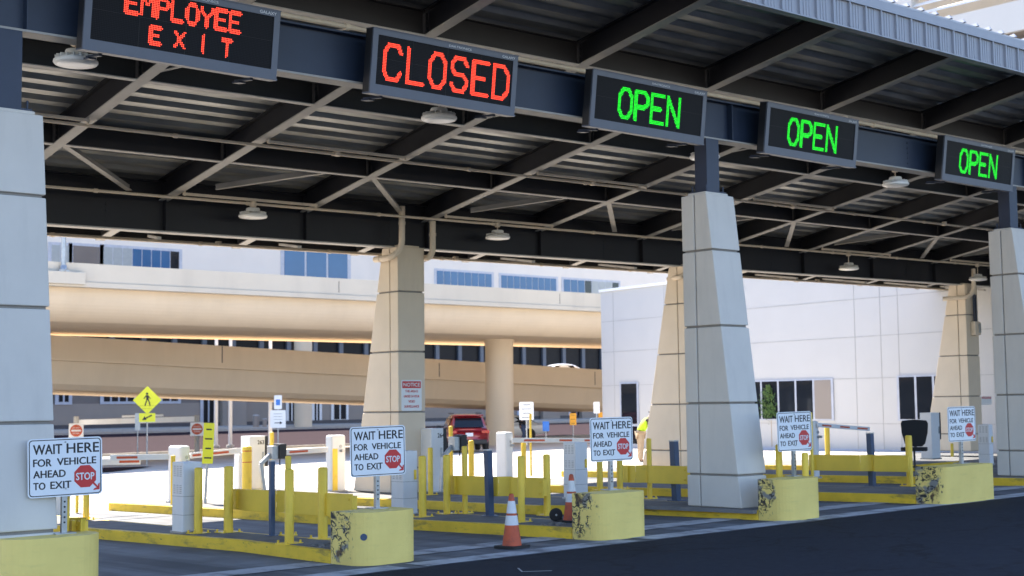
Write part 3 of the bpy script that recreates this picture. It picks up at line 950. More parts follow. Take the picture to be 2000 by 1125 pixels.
def led_sign(Xc, words, mat, label, W=2.66, H=0.84):
    t = thing('lane_sign', label, 'LED sign', Xc, 15.22, 6.04, rx=math.radians(7), group='LED lane signs under the canopy')
    cab = MB()
    cab.box(-W / 2, W / 2, 0.03, 0.17, 0.0, H, m=1)
    fr = 0.085
    cab.box(-W / 2, W / 2, 0.0, 0.03, H - 0.075, H)
    cab.box(-W / 2, W / 2, 0.0, 0.03, 0.0, 0.11)
    cab.box(-W / 2, -W / 2 + fr, 0.0, 0.03, 0.11, H - 0.075)
    cab.box(W / 2 - fr, W / 2, 0.0, 0.03, 0.11, H - 0.075)
    cab.box(-W / 2 - 0.004, W / 2 + 0.004, -0.012, 0.17, -0.022, 0.0)
    cab.box(-W / 2 - 0.004, W / 2 + 0.004, -0.012, 0.17, H, H + 0.012)
    cab.cyl((-W / 2 + 0.06, -0.002, 0.06), (-W / 2 + 0.06, 0.0, 0.06), 0.012, n=8)
    cab.cyl((W / 2 - 0.06, -0.002, 0.06), (W / 2 - 0.06, 0.0, 0.06), 0.012, n=8)
    part('cabinet', cab, ['led_frame', 'led_case'], t)
    nc, nr = int((W - 0.19) / PITCH), 31
    w, h = nc * PITCH, nr * PITCH
    pz = 0.113
    pan = MB()
    pan.box(-W / 2 + fr, W / 2 - fr, 0.012, 0.03, 0.11, H - 0.075)
    part('display_panel', pan, 'led_off', t)
    seams = MB()
    for q in (-0.6, 0.0, 0.6):
        seams.box(q - 0.002, q + 0.002, 0.0105, 0.012, 0.112, H - 0.077)
    seams.box(-W / 2 + fr, W / 2 - fr, 0.0102, 0.0118, 0.46, 0.464)
    part('module_seam', seams, 'rubber', t)
    dots = MB()
    cells = set()
    for wd, c0, r0, lw, lh, st, th in words:
        cells |= led_cells(wd, c0, r0, lw, lh, st, th)
    for i, j in cells:
        x, z = -w / 2 + (i + 0.5) * PITCH, pz + (j + 0.5) * PITCH
        q = PITCH * 0.37
        dots.add([(x + q * math.cos(math.radians(60 * a)), 0.009, z + q * math.sin(math.radians(60 * a))) for a in range(6)], [tuple(range(6))])
    part('lettering', dots, mat, t)
    cap = MB()
    text(cap, 'DAKTRONICS', 0.0, 0.40, H - 0.052, H - 0.024, -0.003)
    text(cap, 'GALAXY', W / 2 - 0.30, W / 2 - 0.06, H - 0.058, H - 0.022, -0.003)
    part('maker_lettering', cap, 'white_print', t)
    for sx in (-1, 1):
        br = MB()
        x = sx * (W / 2 - 0.28)
        br.box(x - 0.02, x + 0.02, 0.12, 0.52, -0.05, -0.022)
        br.box(x - 0.05, x + 0.05, 0.34, 0.52, -0.07, -0.05)
        part('bracket', br, 'steel', t)
    return t
led_sign(8.19, [('EMPLOYEE', 19, 18, 8, 12, 9.5, 2.1), ('E X I T', 35, 3, 7, 10, 7.7, 2.1)], 'led_red',
         'LED sign reading EMPLOYEE EXIT in red dots, cut by the top edge', 2.56)
led_sign(12.17, [('CLOSED', 5, 4, 14, 23, 18.6, 3.2)], 'led_red', 'LED sign reading CLOSED in red dots', 2.54)
led_sign(16.24, [('OPEN', 24, 4, 14, 22, 17.6, 3.5)], 'led_green', 'LED sign reading OPEN in green, nearest one, right beside CLOSED', 2.58)
led_sign(20.38, [('OPEN', 25, 4, 14, 22, 17.6, 3.5)], 'led_green', 'LED sign reading OPEN in green, middle one of three', 2.60)
led_sign(25.82, [('OPEN', 24, 4, 14, 22, 17.6, 3.5)], 'led_green', 'LED sign reading OPEN in green, farthest right above the edge column', 2.62)

# ------------------------------------------------------------------ hanging lamps, conduits, struts, downspouts
def lamp(X, Y, h, label, rod, sc=1.0):
    t = thing('canopy_lamp', label, 'lamp', X, Y, h, group='round white lamps hung under the canopy')
    b = MB()
    b.lathe([(0.10, 0.0), (0.255, 0.005), (0.275, 0.03), (0.27, 0.055), (0.22, 0.085), (0.135, 0.095), (0.13, 0.17), (0.12, 0.19), (0.05, 0.20)], 24)
    for i in range(20):
        a = 2 * math.pi * i / 20
        b.box(0, 0, 0, 0, 0, 0) if False else None
    b.v = [(x * sc, y * sc, z * sc) for x, y, z in b.v]
    part('housing', b, 'lamp', t)
    fins = MB()
    for i in range(18):
        a = 2 * math.pi * i / 18
        fins.bar((0.14 * sc * math.cos(a), 0.14 * sc * math.sin(a), 0.10 * sc), (0.25 * sc * math.cos(a), 0.25 * sc * math.sin(a), 0.085 * sc), 0.008, 0.05)
    part('cooling_fin', fins, 'lamp', t, kind='stuff')
    l = MB()
    l.lathe([(0.0005, -0.012), (0.15, -0.010), (0.225, 0.002), (0.23, 0.012)], 24)
    l.v = [(x * sc, y * sc, z * sc) for x, y, z in l.v]
    part('lens', l, 'lens', t)
    j = MB()
    j.cyl((0, 0, 0.18 * sc), (0, 0, rod), 0.012, n=8)
    j.lathe([(0.055, rod - 0.02), (0.065, rod), (0.065, rod + 0.07), (0.05, rod + 0.09)], 12)
    part('hanger', j, 'conduit', t)
    return t
lamp(7.16, 15.95, 6.03, 'round white lamp under the left end of the EMPLOYEE EXIT sign', 0.25, 0.95)
lamp(12.64, 15.95, 5.98, 'round white lamp just below the CLOSED sign', 0.30, 0.95)
lamp(18.45, 16.0, 5.98, 'round white lamp half hidden by the blue post of the centre right column', 0.30, 0.95)
lamp(24.1, 16.0, 5.98, 'round white lamp between the last two OPEN signs', 0.30, 0.95)
for px, py, lab in ((494, 426, 'round white lamp hanging from the rear conduit above the left lanes'),
                    (972, 467, 'round white lamp hanging from the rear conduit right of the tan NOTICE column'),
                    (1658, 527, 'round white lamp hanging from the rear conduit right of the big centre right column'),
                    (1910, 548, 'round white lamp hanging from the rear conduit beside the rear column at far right')):
    X, h = PY(px, py, 23.5)
    lamp(X, 23.5, h, lab, 5.86 - h - 0.06)
X, h = PY(1390, 500, 23.5)

def run(name, label, cat, pts, r, boxes=(), mat='conduit', group=None):
    t = thing(name, label, cat, pts[0][0], pts[0][1], pts[0][2], group=group)
    mb = MB()
    mb.tube(pts, r, 8)
    x = pts[0][0] + 1.0
    if len(pts) == 2:
        while x < pts[-1][0]:
            mb.cyl((x - 0.035, pts[0][1], pts[0][2]), (x + 0.035, pts[0][1], pts[0][2]), r * 1.45, n=8)
            x += 3.05
    site_part('pipe', mb, mat, t, t)
    for bx, by, bz in boxes:
        jb = MB()
        jb.lathe([(0.05, -0.05), (0.065, -0.045), (0.065, 0.045), (0.05, 0.05)], 12, (bx, by, bz))
        site_part('junction_box', jb, mat, t, t)
    return t
run('conduit', 'tan conduit with round junction boxes crossing under the middle of the roof', 'conduit',
    [(CX0 + 0.2, 20.62, 6.345), (CX1 - 0.2, 20.62, 6.345)], 0.026, [(x, 20.60, 6.36) for x in (7.9, 14.06, 20.3, 26.85, 33.2, 39.6, 46)])
run('conduit', 'tan conduit along the rear of the roof from which the white lamps hang', 'conduit',
    [(CX0 + 0.2, 23.5, 5.84), (CX1 - 0.2, 23.5, 5.84)], 0.026, [(x, 23.5, 5.86) for x in (27.0,)])
run('conduit', 'tan conduit above the LED signs along the front girder', 'conduit',
    [(CX0 + 0.2, 15.82, 7.06), (CX1 - 0.2, 15.82, 7.06)], 0.036, [(x, 15.80, 7.06) for x in (11.6, 13.9, 17.6, 22.2, 26.5)])
run('conduit', 'thin tan conduit clipped under the rear eave of the canopy', 'conduit',
    [(CX0 + 0.2, 25.3, 5.26), (CX1 - 0.2, 25.3, 5.26)], 0.03, [(x, 25.3, 5.28) for x in (9.5, 14.4, 20.5, 30, 34)])
for (xa, xb, yy, hh, lab) in ((12.6, 15.5, 20.52, 6.40, 'tan strut over the junction box, left of three on the middle conduit'),
                              (18.7, 21.8, 20.52, 6.40, 'tan strut over the junction box, middle one on the middle conduit'),
                              (25.3, 28.3, 20.52, 6.40, 'tan strut over the junction box right of the big column'),
                              (12.6, 15.5, 23.42, 5.90, 'tan strut above the hanging lamp over the left lanes'),
                              (18.7, 21.8, 23.42, 5.90, 'tan strut above the hanging lamp right of the tan NOTICE column'),
                              (31.7, 34.9, 23.42, 5.90, 'tan strut above the hanging lamp right of the big column'),
                              (38.0, 41.2, 23.42, 5.90, 'tan strut above the hanging lamp at far right'),
                              (6.4, 9.45, 20.52, 6.40, 'tan strut beside the left edge column under the roof')):
    mb = MB()
    mb.box(0, xb - xa, -0.02, 0.02, -0.02, 0.02)
    mb.box(0, xb - xa, -0.022, 0.022, 0.02, 0.026)
    mb.v = [(x, y, z + SX * x) for x, y, z in mb.v]
    for xx in (0.03, xb - xa - 0.03):
        mb.cyl((xx, 0, -0.03), (xx, 0, 0.06), 0.02, n=8)
    ob = tag(part('strut_channel', mb, 'conduit'), lab, 'strut', 'struts between the rafters')
    ob.location = (xa, yy, gz(xa, yy) + hh)

def spout(label, pts, r=0.065):
    t = thing('downspout', label, 'downspout', pts[-1][0], pts[-1][1], pts[-1][2], group='tan rainwater pipes')
    P = [Vector(p) for p in pts]
    fine = [P[0]]
    for i in range(1, len(P) - 1):
        a, b, c = P[i - 1], P[i], P[i + 1]
        ra = min(0.16, (b - a).length / 2, (c - b).length / 2)
        p0, p1 = b + (a - b).normalized() * ra, b + (c - b).normalized() * ra
        for k in range(6):
            u = k / 5
            fine.append((1 - u) ** 2 * p0 + 2 * u * (1 - u) * b + u * u * p1)
    fine.append(P[-1])
    mb = MB()
    mb.tube([tuple(p) for p in fine], r, 12)
    site_part('pipe', mb, 'conduit', t, t)
    c = MB()
    for p, q in ((fine[0].lerp(fine[1], 0.5), fine[1] - fine[0]), (fine[-1].lerp(fine[-2], 0.4), fine[-2] - fine[-1])):
        d = q.normalized() * 0.03
        c.cyl(tuple(p - d), tuple(p + d), r * 1.15, n=12)
    site_part('coupling', c, 'conduit', t, t)
    return t
def spx(pts, Y):
    out = []
    for px, py, dy in pts:
        X, h = PY(px, py, Y + dy)
        out.append((X, Y + dy, h))
    return out
spout('tan downspout bending left onto the top of the tan NOTICE column', spx([(785, 403, 0), (785, 483, 0), (765, 503, 0.1), (733, 507, 0.75)], 23.62))
spout('tan downspout with its bend on the right side of the tan NOTICE column top', spx([(845, 432, 0), (845, 492, 0), (838, 503, 0.1), (824, 506, 0.5)], 23.62))
spout('tan downspout beside the top of the rear column at far right', spx([(1901, 525, 0), (1902, 570, 0), (1890, 580, 0.1), (1842, 584, 0.8)], 23.62))
spout('short tan downspout at the top of the half hidden rear column', spx([(1345, 530, 0.2), (1330, 541, 0.25), (1306, 545, 0.9)], 23.62))

# small grey electrical box on the far right rear column
X, h = PY(1903, 655, 23.8)
t = thing('electrical_box', 'small grey electrical box and conduit on the rear column at far right', 'electrical box', X, 23.8, h)
mb = MB().box(-0.16, 0.16, -0.14, 0.02, 0, 0.42)
part('box', mb, 'conduit', t, bevel=0.01)
mb = MB().box(0.02, 0.15, -0.16, -0.142, 0.08, 0.36)
part('cover', mb, 'galv', t)
mb = MB().tube([(-0.05, -0.05, 0.42), (-0.05, -0.05, 1.3)], 0.03).tube([(0.07, -0.05, 0.42), (0.07, -0.05, 1.25)], 0.03)
part('conduit_pair', mb, 'steel', t)

# ------------------------------------------------------------------ WAIT HERE signs
def wait_sign(X, Y, h0, px, ptop, label, yaw=-4, tilt=0.0, w=0.80, hh=0.625):
    """post stands on the block at h0; the plate top is found from picture row ptop"""
    ht = hgt(px, ptop, X, Y) - h0
    t = thing('wait_sign', label, 'sign', X, Y, h0, math.radians(yaw), group='white WAIT HERE signs on the island blocks')
    p = MB()
    s = 0.028
    for x0, x1, y0, y1 in ((-s, s, -s, -s + 0.005), (-s, -s + 0.005, -s + 0.005, s), (s - 0.005, s, -s + 0.005, s)):
        p.box(x0, x1, y0, y1, 0, ht - 0.03)
    part('post', p, 'galv', t)
    ho = MB()
    z = 0.12
    while z < ht - hh - 0.02:
        ho.cyl((0, -s - 0.0015, z), (0, -s - 0.0005, z), 0.011, n=10)
        z += 0.055
    part('post_hole', ho, 'rubber', t, kind='stuff')
    bp = MB().box(-0.11, 0.11, -0.10, 0.10, 0, 0.012)
    part('base_plate', bp, 'galv', t)
    y = -s - 0.006
    pl = MB()
    z0 = ht - hh
    pl.plate(rrect(-w / 2, w / 2, z0, ht, 0.045), y - 0.004, y)
    rot = Matrix.Translation((0, 0, ht - hh / 2)) @ Matrix.Rotation(math.radians(tilt), 4, 'Y') @ Matrix.Translation((0, 0, -(ht - hh / 2)))
    part('panel', pl.xf(rot), 'white_sign', t)
    y -= 0.004
    X_ = lambda u: -w / 2 + u * w
    Z_ = lambda v: ht - v * hh
    tx = MB()
    b0, b1, n = rrect(X_(.018), X_(.982), Z_(.978), Z_(.022), 0.036), rrect(X_(.030), X_(.970), Z_(.963), Z_(.037), 0.030), 24
    tx.add([(x, y - 0.001, z) for x, z in b0] + [(x, y - 0.001, z) for x, z in b1], [(i, (i + 1) % n, n + (i + 1) % n, n + i) for i in range(n)])
    for s_, u0, u1, v0, v1 in (('WAIT', .075, .455, .27, .105), ('HERE', .52, .955, .265, .10),
                               ('FOR', .075, .315, .475, .35), ('VEHICLE', .39, .915, .465, .345),
                               ('AHEAD', .075, .50, .665, .545), ('TO', .075, .23, .865, .745), ('EXIT', .30, .575, .86, .74)):
        text(tx, s_, X_(u0), X_(u1), Z_(v0), Z_(v1), y - 0.001, fat=0.0034)
    part('lettering', tx.xf(rot), 'black', t)
    oc = MB()
    cx, cz, R8 = X_(.765), Z_(.675), 0.128
    P8 = lambda r, yy: [(cx + r * math.cos(math.radians(22.5 + 45 * k)), yy, cz + r * math.sin(math.radians(22.5 + 45 * k))) for k in range(8)]
    oc.add(P8(R8, y - 0.001), [tuple(range(8))])
    so = part('stop_octagon', oc.xf(rot), 'red', t)
    st = MB()
    text(st, 'STOP', cx - 0.098, cx + 0.098, cz - 0.038, cz + 0.038, y - 0.003, fat=0.0022)
    part('stop_lettering', st.xf(rot), 'white_print', so)
    ar = MB()
    ax, az = X_(.965), Z_(.92)
    ar.bar((ax - 0.075, y - 0.001, az + 0.082), (ax - 0.018, y - 0.001, az + 0.02), 0.0015, 0.020)
    ar.flat([(ax - 0.075, az - 0.002), (ax - 0.004, az + 0.004), (ax - 0.002, az + 0.075), (ax - 0.020, az + 0.064), (ax - 0.026, az + 0.028), (ax - 0.062, az + 0.018)], y - 0.002)
    part('arrow', ar.xf(rot), 'red', t)
    bo = MB()
    for zz in (ht - 0.045, z0 + 0.085):
        bo.cyl((0, y - 0.012, zz), (0, y - 0.001, zz), 0.010, n=8)
    part('bolt', bo.xf(rot), 'galv', t)
    return t
BH = 0.63
for px, pyb, ptop, lab, yaw, tilt in (
        (124, 1042, 855, 'WAIT HERE sign with red STOP octagon, leftmost one, on the clean yellow block', -7, -1.2),
        (736, 993, 832, 'WAIT HERE sign with red STOP octagon on the block with a small blue hole', -6, -1.0),
        (1193, 957, 815, 'WAIT HERE sign with red STOP octagon above the second orange cone', -5, -0.5),
        (1551, 930, 804, 'WAIT HERE sign with red STOP octagon beside the big centre right column', -5, -1.0),
        (1878, 905, 794, 'WAIT HERE sign with red STOP octagon, rightmost one, on the wide crumbled block', -5, -0.6)):
    X, Y = G(px, pyb, BH)
    wait_sign(X, Y, BH, px, ptop, lab, yaw, tilt)

# ------------------------------------------------------------------ bollards and posts
def bollard(px0, px1, ytop, ybase=None, label='', X=None, Y=None, h0=0.15, mat='bollard', bands=False, plate=True, cat='bollard', name='bollard', group='yellow steel bollards on the islands'):
    px = (px0 + px1) / 2
    if ybase is not None:
        X, Y = G(px, ybase, h0)
    elif X is not None:
        Y = PX(px, 900, X)[0]
    else:
        X = PY(px, 900, Y)[0]
    r = (px1 - px0) * depth(X, Y) / FOC / 2
    H = hgt(px, ytop, X, Y) - h0
    t = thing(name, label, cat, X, Y, h0, group=group)
    b = MB()
    b.lathe([(r, 0.0), (r, H - r * 0.45), (r * 0.92, H - r * 0.2), (r * 0.6, H - 0.03 * r), (r * 0.01, H)], 20)
    part('tube', b, mat, t)
    if plate:
        p = MB().box(-r * 2.3, r * 2.3, -r * 2.0, r * 2.0, -0.003, 0.016)
        part('base_plate', p, mat, t)
        for sx in (-1, 1):
            for sy in (-1, 1):
                q = MB().cyl((sx * r * 1.85, sy * r * 1.5, 0.016), (sx * r * 1.85, sy * r * 1.5, 0.05), 0.016, n=8)
                part('anchor_bolt', q, mat, t)
    if bands:
        for f in (0.90, 0.68):
            part('red_stripe', MB().lathe([(r * 1.012, H * f - 0.008), (r * 1.012, H * f + 0.008)], 20), 'red', t)
    return t
B = bollard
B(379, 395, 913, 1042, 'yellow bollard touching the right side of the white cabinet on the second island')
B(437, 455, 910, 1040, 'yellow bollard at the left end of the nearest yellow rail')
B(556, 574, 916, 1062, 'yellow bollard in front of the nearest yellow rail, right of the navy post')
B(621, 640, 912, 1052, 'yellow bollard at the right end of the nearest yellow rail beside the gouged block')
B(557, 569, 890, None, 'yellow bollard whose top shows just above another, behind the nearest rail', X=11.0)
B(473, 492, 871, None, 'thick yellow bollard with two red stripes before the cabinet numbered 263', Y=26.6, bands=True, plate=False, group=None)
B(527, 535, 844, None, 'short yellow post top showing above the card reader by cabinet 263', Y=28.4, plate=False, group=None)
B(333, 342, 889, 986, 'sunlit yellow post at the left side of the barrier gate behind the first white cabinet', plate=False, group=None)
B(129, 137, 940, None, 'yellow bollard right behind the post of the leftmost WAIT HERE sign', X=6.75)
B(148, 155, 940, None, 'bright sunlit yellow post seen under the leftmost WAIT HERE sign', Y=27.5, h0=0.0, plate=False, group=None)
B(162, 174, 930, 1016, 'yellow bollard below the right corner of the leftmost WAIT HERE sign')
B(818, 833, 890, 1010, 'yellow bollard touching the right side of the white cabinet on the third island')
B(836, 846, 874, 967, 'yellow bollard in front of the cabinet numbered 264', h0=0.15)
B(866, 880, 888, 1004, 'yellow bollard at the left end of the second yellow rail')
B(877, 885, 832, None, 'slim yellow post rising behind the card reader, in front of the red car', Y=24.6, plate=False, group=None)
B(902, 913, 871, None, 'dull yellow bollard left of a bright sunlit one, behind the second rail', X=15.0)
B(915, 926, 860, None, 'bright sunlit yellow bollard just left of the second navy post', Y=25.4, plate=False, group=None)
B(1012, 1026, 890, 1020, 'yellow bollard in front of the second yellow rail above the first cone')
B(1062, 1076, 887, 1006, 'yellow bollard at the right end of the second yellow rail')
B(1018, 1028, 857, None, 'bright sunlit yellow bollard under the red striped barrier arm', Y=25.8, plate=False, group=None)
B(1166, 1178, 890, 958, 'yellow bollard left of the post of the WAIT HERE sign above the second cone', Y=None, h0=0.15)
B(1205, 1217, 890, 955, 'yellow bollard at the left end of the third yellow rail')
B(1263, 1273, 856, None, 'yellow bollard in front of the person in the lime vest', X=19.0)
B(1515, 1528, 868, None, 'yellow bollard right beside the foot of the big centre right column', X=18.6)
B(1566, 1579, 884, None, 'yellow bollard right of the post of the fourth WAIT HERE sign', X=18.75)
B(1583, 1589, 805, None, 'tall slim yellow post at the right edge of the fourth WAIT HERE sign', X=22.3, plate=False, group=None)
B(1612, 1622, 830, None, 'bright sunlit yellow post under the right hand barrier arm', Y=26.2, h0=0.0, plate=False, group=None)
B(1771, 1784, 850, 949, 'yellow bollard at the right end of the rail in front of the office chair')
B(1857, 1863, 866, 892, 'small distant yellow bollard below the rightmost WAIT HERE sign', plate=False, group=None)

def navy_post(px0, px1, ytop, ybase, label, lean=0.0):
    px = (px0 + px1) / 2
    X, Y = G(px, ybase, 0.15)
    w = (px1 - px0) * depth(X, Y) / FOC / 1.28
    H = hgt(px, ytop, X, Y) - 0.15
    t = thing('sensor_post', label, 'post', X, Y, 0.15, group='square navy posts on the islands')
    mb = MB().box(-w / 2, w / 2, -w / 2, w / 2, 0, H)
    mb.v = [(x + lean * z, y, z) for x, y, z in mb.v]
    part('post', mb, 'blue_post', t, bevel=0.006)
    mb = MB().box(-w / 2 - 0.004 + lean * H, w / 2 + 0.004 + lean * H, -w / 2 - 0.004, w / 2 + 0.004, H, H + 0.02)
    part('cap', mb, 'galv', t)
    mb = MB().box(-w, w, -w, w, -0.002, 0.014)
    part('base_plate', mb, 'blue_post', t)
navy_post(525, 537, 901, 1047, 'square navy post in front of the nearest yellow rail')
navy_post(949, 965, 880, 1008, 'square navy post in front of the second yellow rail', -0.03)
navy_post(1313, 1330, 862, 978, 'square navy post at the left foot of the big centre right column', -0.04)
navy_post(1697, 1711, 847, 949, 'square navy post in the middle of the rightmost yellow rail', -0.03)

# yellow steel crash rails along the island edges
def rail(X, pxl, pxr, label, gap):
    Ya, h1 = PX(pxl[0], pxl[1], X)
    Yb, h0 = PX(pxr[0], pxr[2], X)
    h1, h0 = 0.765, 0.455
    t = thing('crash_rail', label, 'guard rail', X, Yb, 0.0, group='yellow steel crash rails')
    L = Ya - Yb
    shear = lambda mb: setattr(mb, 'v', [(x, y, z + SX * x + SY * y) for x, y, z in mb.v]) or mb
    g0, g1 = L * (1 - gap) - 0.16, L * (1 - gap) + 0.16
    m = MB()
    m.box(-0.015, 0.0, g1, L, h0, h1)
    m.box(-0.05, 0.0, L - 0.16, L - 0.10, h0 + 0.02, h1 - 0.02)
    part('rail_plate', shear(m), 'rail', t, bevel=0.004)
    m = MB()
    m.box(-0.015, 0.0, 0, g0, h0, h1)
    part('rail_plate', shear(m), 'rail', t, bevel=0.004)
    # rolled joint between the two plates
    m = MB()
    n = 10
    pts = [(0.11 * math.sin(math.pi * i / n), g0 + (g1 - g0) * i / n) for i in range(n + 1)]
    vs = [(x, y, h0) for x, y in pts] + [(x, y, h1) for x, y in pts]
    m.add(vs, [(i + 1, i, n + 1 + i, n + 2 + i) for i in range(n)], True)
    part('rolled_joint', shear(m), 'rail', t)
    for yy in (L - 0.08, 0.08):
        for zz in (h0 + 0.07, h1 - 0.07):
            part('bolt', shear(MB().cyl((-0.015, yy, zz), (-0.028, yy, zz), 0.016, n=8)), 'rail', t)
    for yy in (0.10, L - 0.10):
        part('bracket', shear(MB().box(0.002, 0.10, yy - 0.05, yy + 0.05, h0 + 0.03, h1 - 0.03)), 'rail', t)
rail(11.0, (455, 957), (690, 965, 1006), 'yellow crash rail on the second island from left, nearest one', 0.44)
rail(14.9, (880, 930), (1063, 932, 971), 'yellow crash rail on the third island behind the first cone', 0.60)
rail(18.6, (1217, 906), (1345, 908, 941), 'yellow crash rail running left from the big centre right column', 0.30)
rail(23.2, (1580, 886), (1775, 887, 918), 'yellow crash rail in front of the office chair, farthest right', 0.60)
rail(6.85, (137, 1007), (159, 1008, 1040), 'short end of yellow crash rail beside the leftmost block', 0.5)

# ------------------------------------------------------------------ white cabinets, pay stations, barrier gates
def cabinet(pl, pm, pr, ytop, ybase, label, cat='cabinet', name='utility_cabinet', h0=0.15, vents=False, number=None, mat='white_metal',
            group=None, latch=True, X=None, black_side=False, seams=True, rounded=False):
    """near corner stands at picture column pm; pl..pm is the -X face, pm..pr the -Y face"""
    if X is None:
        X, Y = G(pm, ybase, h0)
    else:
        Y = PX(pm, ybase, X)[0]
    r = ray(pm, 800)
    n = math.hypot(r[0], r[1])
    D = depth(X, Y)
    d = max(0.12, (pm - pl) * D / FOC / (r[0] / n))
    w = max(0.12, (pr - pm) * D / FOC / (r[1] / n))
    H = hgt(pm, ytop, X, Y) - h0
    t = thing(name, label, cat, X, Y, h0, group=group)
    b = MB().box(0, w, 0, d, 0.0, H)
    part('body', b, mat, t, bevel=0.05 if rounded else 0.012, seg=3)
    if seams:
        for f in (0.26, 0.52):
            s = MB().prism([(-0.003, d), (-0.003, -0.003), (w, -0.003), (w, 0.001), (0.001, 0.001), (0.001, d)], H * f - 0.004, H * f + 0.004)
            part('panel_seam', s, 'galv', t)
    if vents:
        v = MB()
        for f0, f1 in ((0.80, 0.95), (0.56, 0.68)):
            for k in range(3):
                y0 = d * (0.14 + 0.27 * k)
                zz = H * f0
                while zz < H * f1:
                    v.box(-0.006, -0.001, y0, y0 + d * 0.16, zz, zz + 0.012)
                    zz += 0.028
        part('vent_louvre', v, 'galv', t, kind='stuff')
    if latch:
        q = MB().box(w - 0.075, w - 0.035, -0.02, -0.001, H * 0.55, H * 0.70)
        part('latch', q, 'bollard' if vents else 'galv', t)
    if number:
        q = MB()
        text(q, number, w * 0.52, w * 0.52 + 0.17, H - 0.19, H - 0.10, -0.003, fat=0.003)
        part('number', q, 'black', t)
    if black_side:
        q = MB().box(w + 0.012, w + 0.10, 0.02, d - 0.02, H * 0.42, H + 0.0)
        part('screen_hood', q, 'car_trim', t, bevel=0.01)
    q = MB().box(-0.02, w + 0.02, -0.02, d + 0.02, -0.01, 0.03)
    part('plinth', q, 'galv', t)
    return t, X, Y, w, d, H
cabinet(336, 357, 393, 903, 1043, 'white vented utility cabinet beside a yellow bollard on the second island', vents=True, group='white vented cabinets')
cabinet(764, 788, 816, 881, 1007, 'white vented utility cabinet partly behind the second WAIT HERE sign', vents=True, group='white vented cabinets')
cabinet(1101, 1125, 1149, 864, 976, 'white vented utility cabinet behind the second orange cone', vents=True, group='white vented cabinets')
cabinet(1913, 1934, 1941, 829, 908, 'white vented utility cabinet right of the rightmost WAIT HERE sign', vents=True, group='white vented cabinets')
cabinet(470, 487, 517, 852, 957, 'tall white pay station numbered 263', 'pay station', 'pay_station', number='263', black_side=True, seams=False, group='tall white pay stations')
cabinet(822, 843, 867, 837, 963, 'tall white pay station numbered 264', 'pay station', 'pay_station', number='264', black_side=True, seams=False, group='tall white pay stations')
cabinet(1800, 1821, 1837, 806, 897, 'tall white pay station beside the office chair', 'pay station', 'pay_station', number=None, black_side=True, seams=False, group='tall white pay stations')

def gate(pl, pm, pr, ytop, ybase, label, strip=True, X=None):
    t, X, Y, w, d, H = cabinet(pl, pm, pr, ytop, ybase, label, 'barrier gate', 'barrier_gate', X=X, seams=False, latch=False, rounded=True, group='cream white barrier gates')
    if strip:
        q = MB().box(0.02, 0.02 + w * 0.35, -0.006, -0.001, 0.03, H * 0.76)
        part('yellow_strip', q, 'bollard', t)
    q = MB().cyl((w * 0.62, -0.012, H * 0.80), (w * 0.62, -0.001, H * 0.80), 0.035, n=16)
    part('lock', q, 'galv', t)
    q = MB().cyl((w * 0.62, -0.10, H * 0.72), (w * 0.62, 0.0, H * 0.72), 0.03, n=12)
    part('hub', q, 'galv', t)
    return t, X, Y, w, d, H
def arm(parent, X0, Y, p0, p1, stripes, thick=0.11):
    """arm between two picture points in the plane Y; stripes as fractions"""
    x0, h0 = PY(p0[0], p0[1], Y)
    x1, h1 = PY(p1[0], p1[1], Y)
    z = lambda x, h: h + gz(x, Y)
    a, b = Vector((x0, Y, z(x0, h0))), Vector((x1, Y, z(x1, h1)))
    o = parent.location
    mb = MB().bar(tuple(a - o), tuple(b - o), 0.035, thick)
    ar = part('barrier_arm', mb, 'white_metal', parent, bevel=0.006)
    off = Vector((0, -0.020, 0))
    for f0, f1 in stripes:
        s = MB().bar(tuple(a.lerp(b, f0) - o + off), tuple(a.lerp(b, f1) - o + off), 0.004, thick * 0.40)
        part('red_stripe', s, 'cone', ar)
g1 = gate(327, 352, 371, 871, 984, 'barrier gate with its arm reaching left, half behind the first white cabinet', strip=False)
arm(g1[0], 0, g1[2] - 0.1, (330, 892), (215, 894), [(0.55, 0.9)])
g2 = gate(635, 648, 676, 850, 961, 'barrier gate with a yellow strip, left of the second WAIT HERE sign')
arm(g2[0], 0, g2[2] - 0.1, (640, 878), (551, 884), [(0.45, 0.85)])
g3 = gate(968, 989, 1004, 844, 938, 'barrier gate right of the red car with its striped arm reaching right', strip=False)
arm(g3[0], 0, g3[2] - 0.1, (1000, 860), (1178, 860), [(0.12, 0.34), (0.5, 0.64), (0.78, 0.95)])
g4 = gate(1588, 1593, 1602, 822, 902, 'narrow barrier gate right of the fourth WAIT HERE sign, arm reaching right', strip=False, X=25.6)
arm(g4[0], 0, g4[2] - 0.05, (1596, 830), (1698, 838), [(0.08, 0.25), (0.42, 0.60), (0.75, 0.95)], 0.09)
arm_t = thing('barrier_gate', 'barrier arm mounted left of the pay station numbered 263, striped red', 'barrier gate', *PY(471, 950, 27.9)[:1], 27.9, 0.15, group='cream white barrier gates')
q = MB().box(-0.12, 0.12, -0.1, 0.12, 0, 0.9)
part('body', q, 'white_metal', arm_t, bevel=0.03)
arm(arm_t, 0, 27.75, (470, 880), (372, 890), [(0.25, 0.62), (0.8, 0.97)], 0.12)
arm_t = thing('barrier_gate', 'low white barrier arm with a red end showing right of the leftmost WAIT HERE sign', 'barrier gate', PY(120, 950, 26.5)[0], 26.5, 0.0, group='cream white barrier gates')
q = MB().box(-0.15, 0.15, -0.1, 0.15, 0, 0.95)
part('body', q, 'white_metal', arm_t, bevel=0.03)
arm(arm_t, 0, 26.35, (120, 904), (274, 901), [(0.72, 0.98)], 0.12)

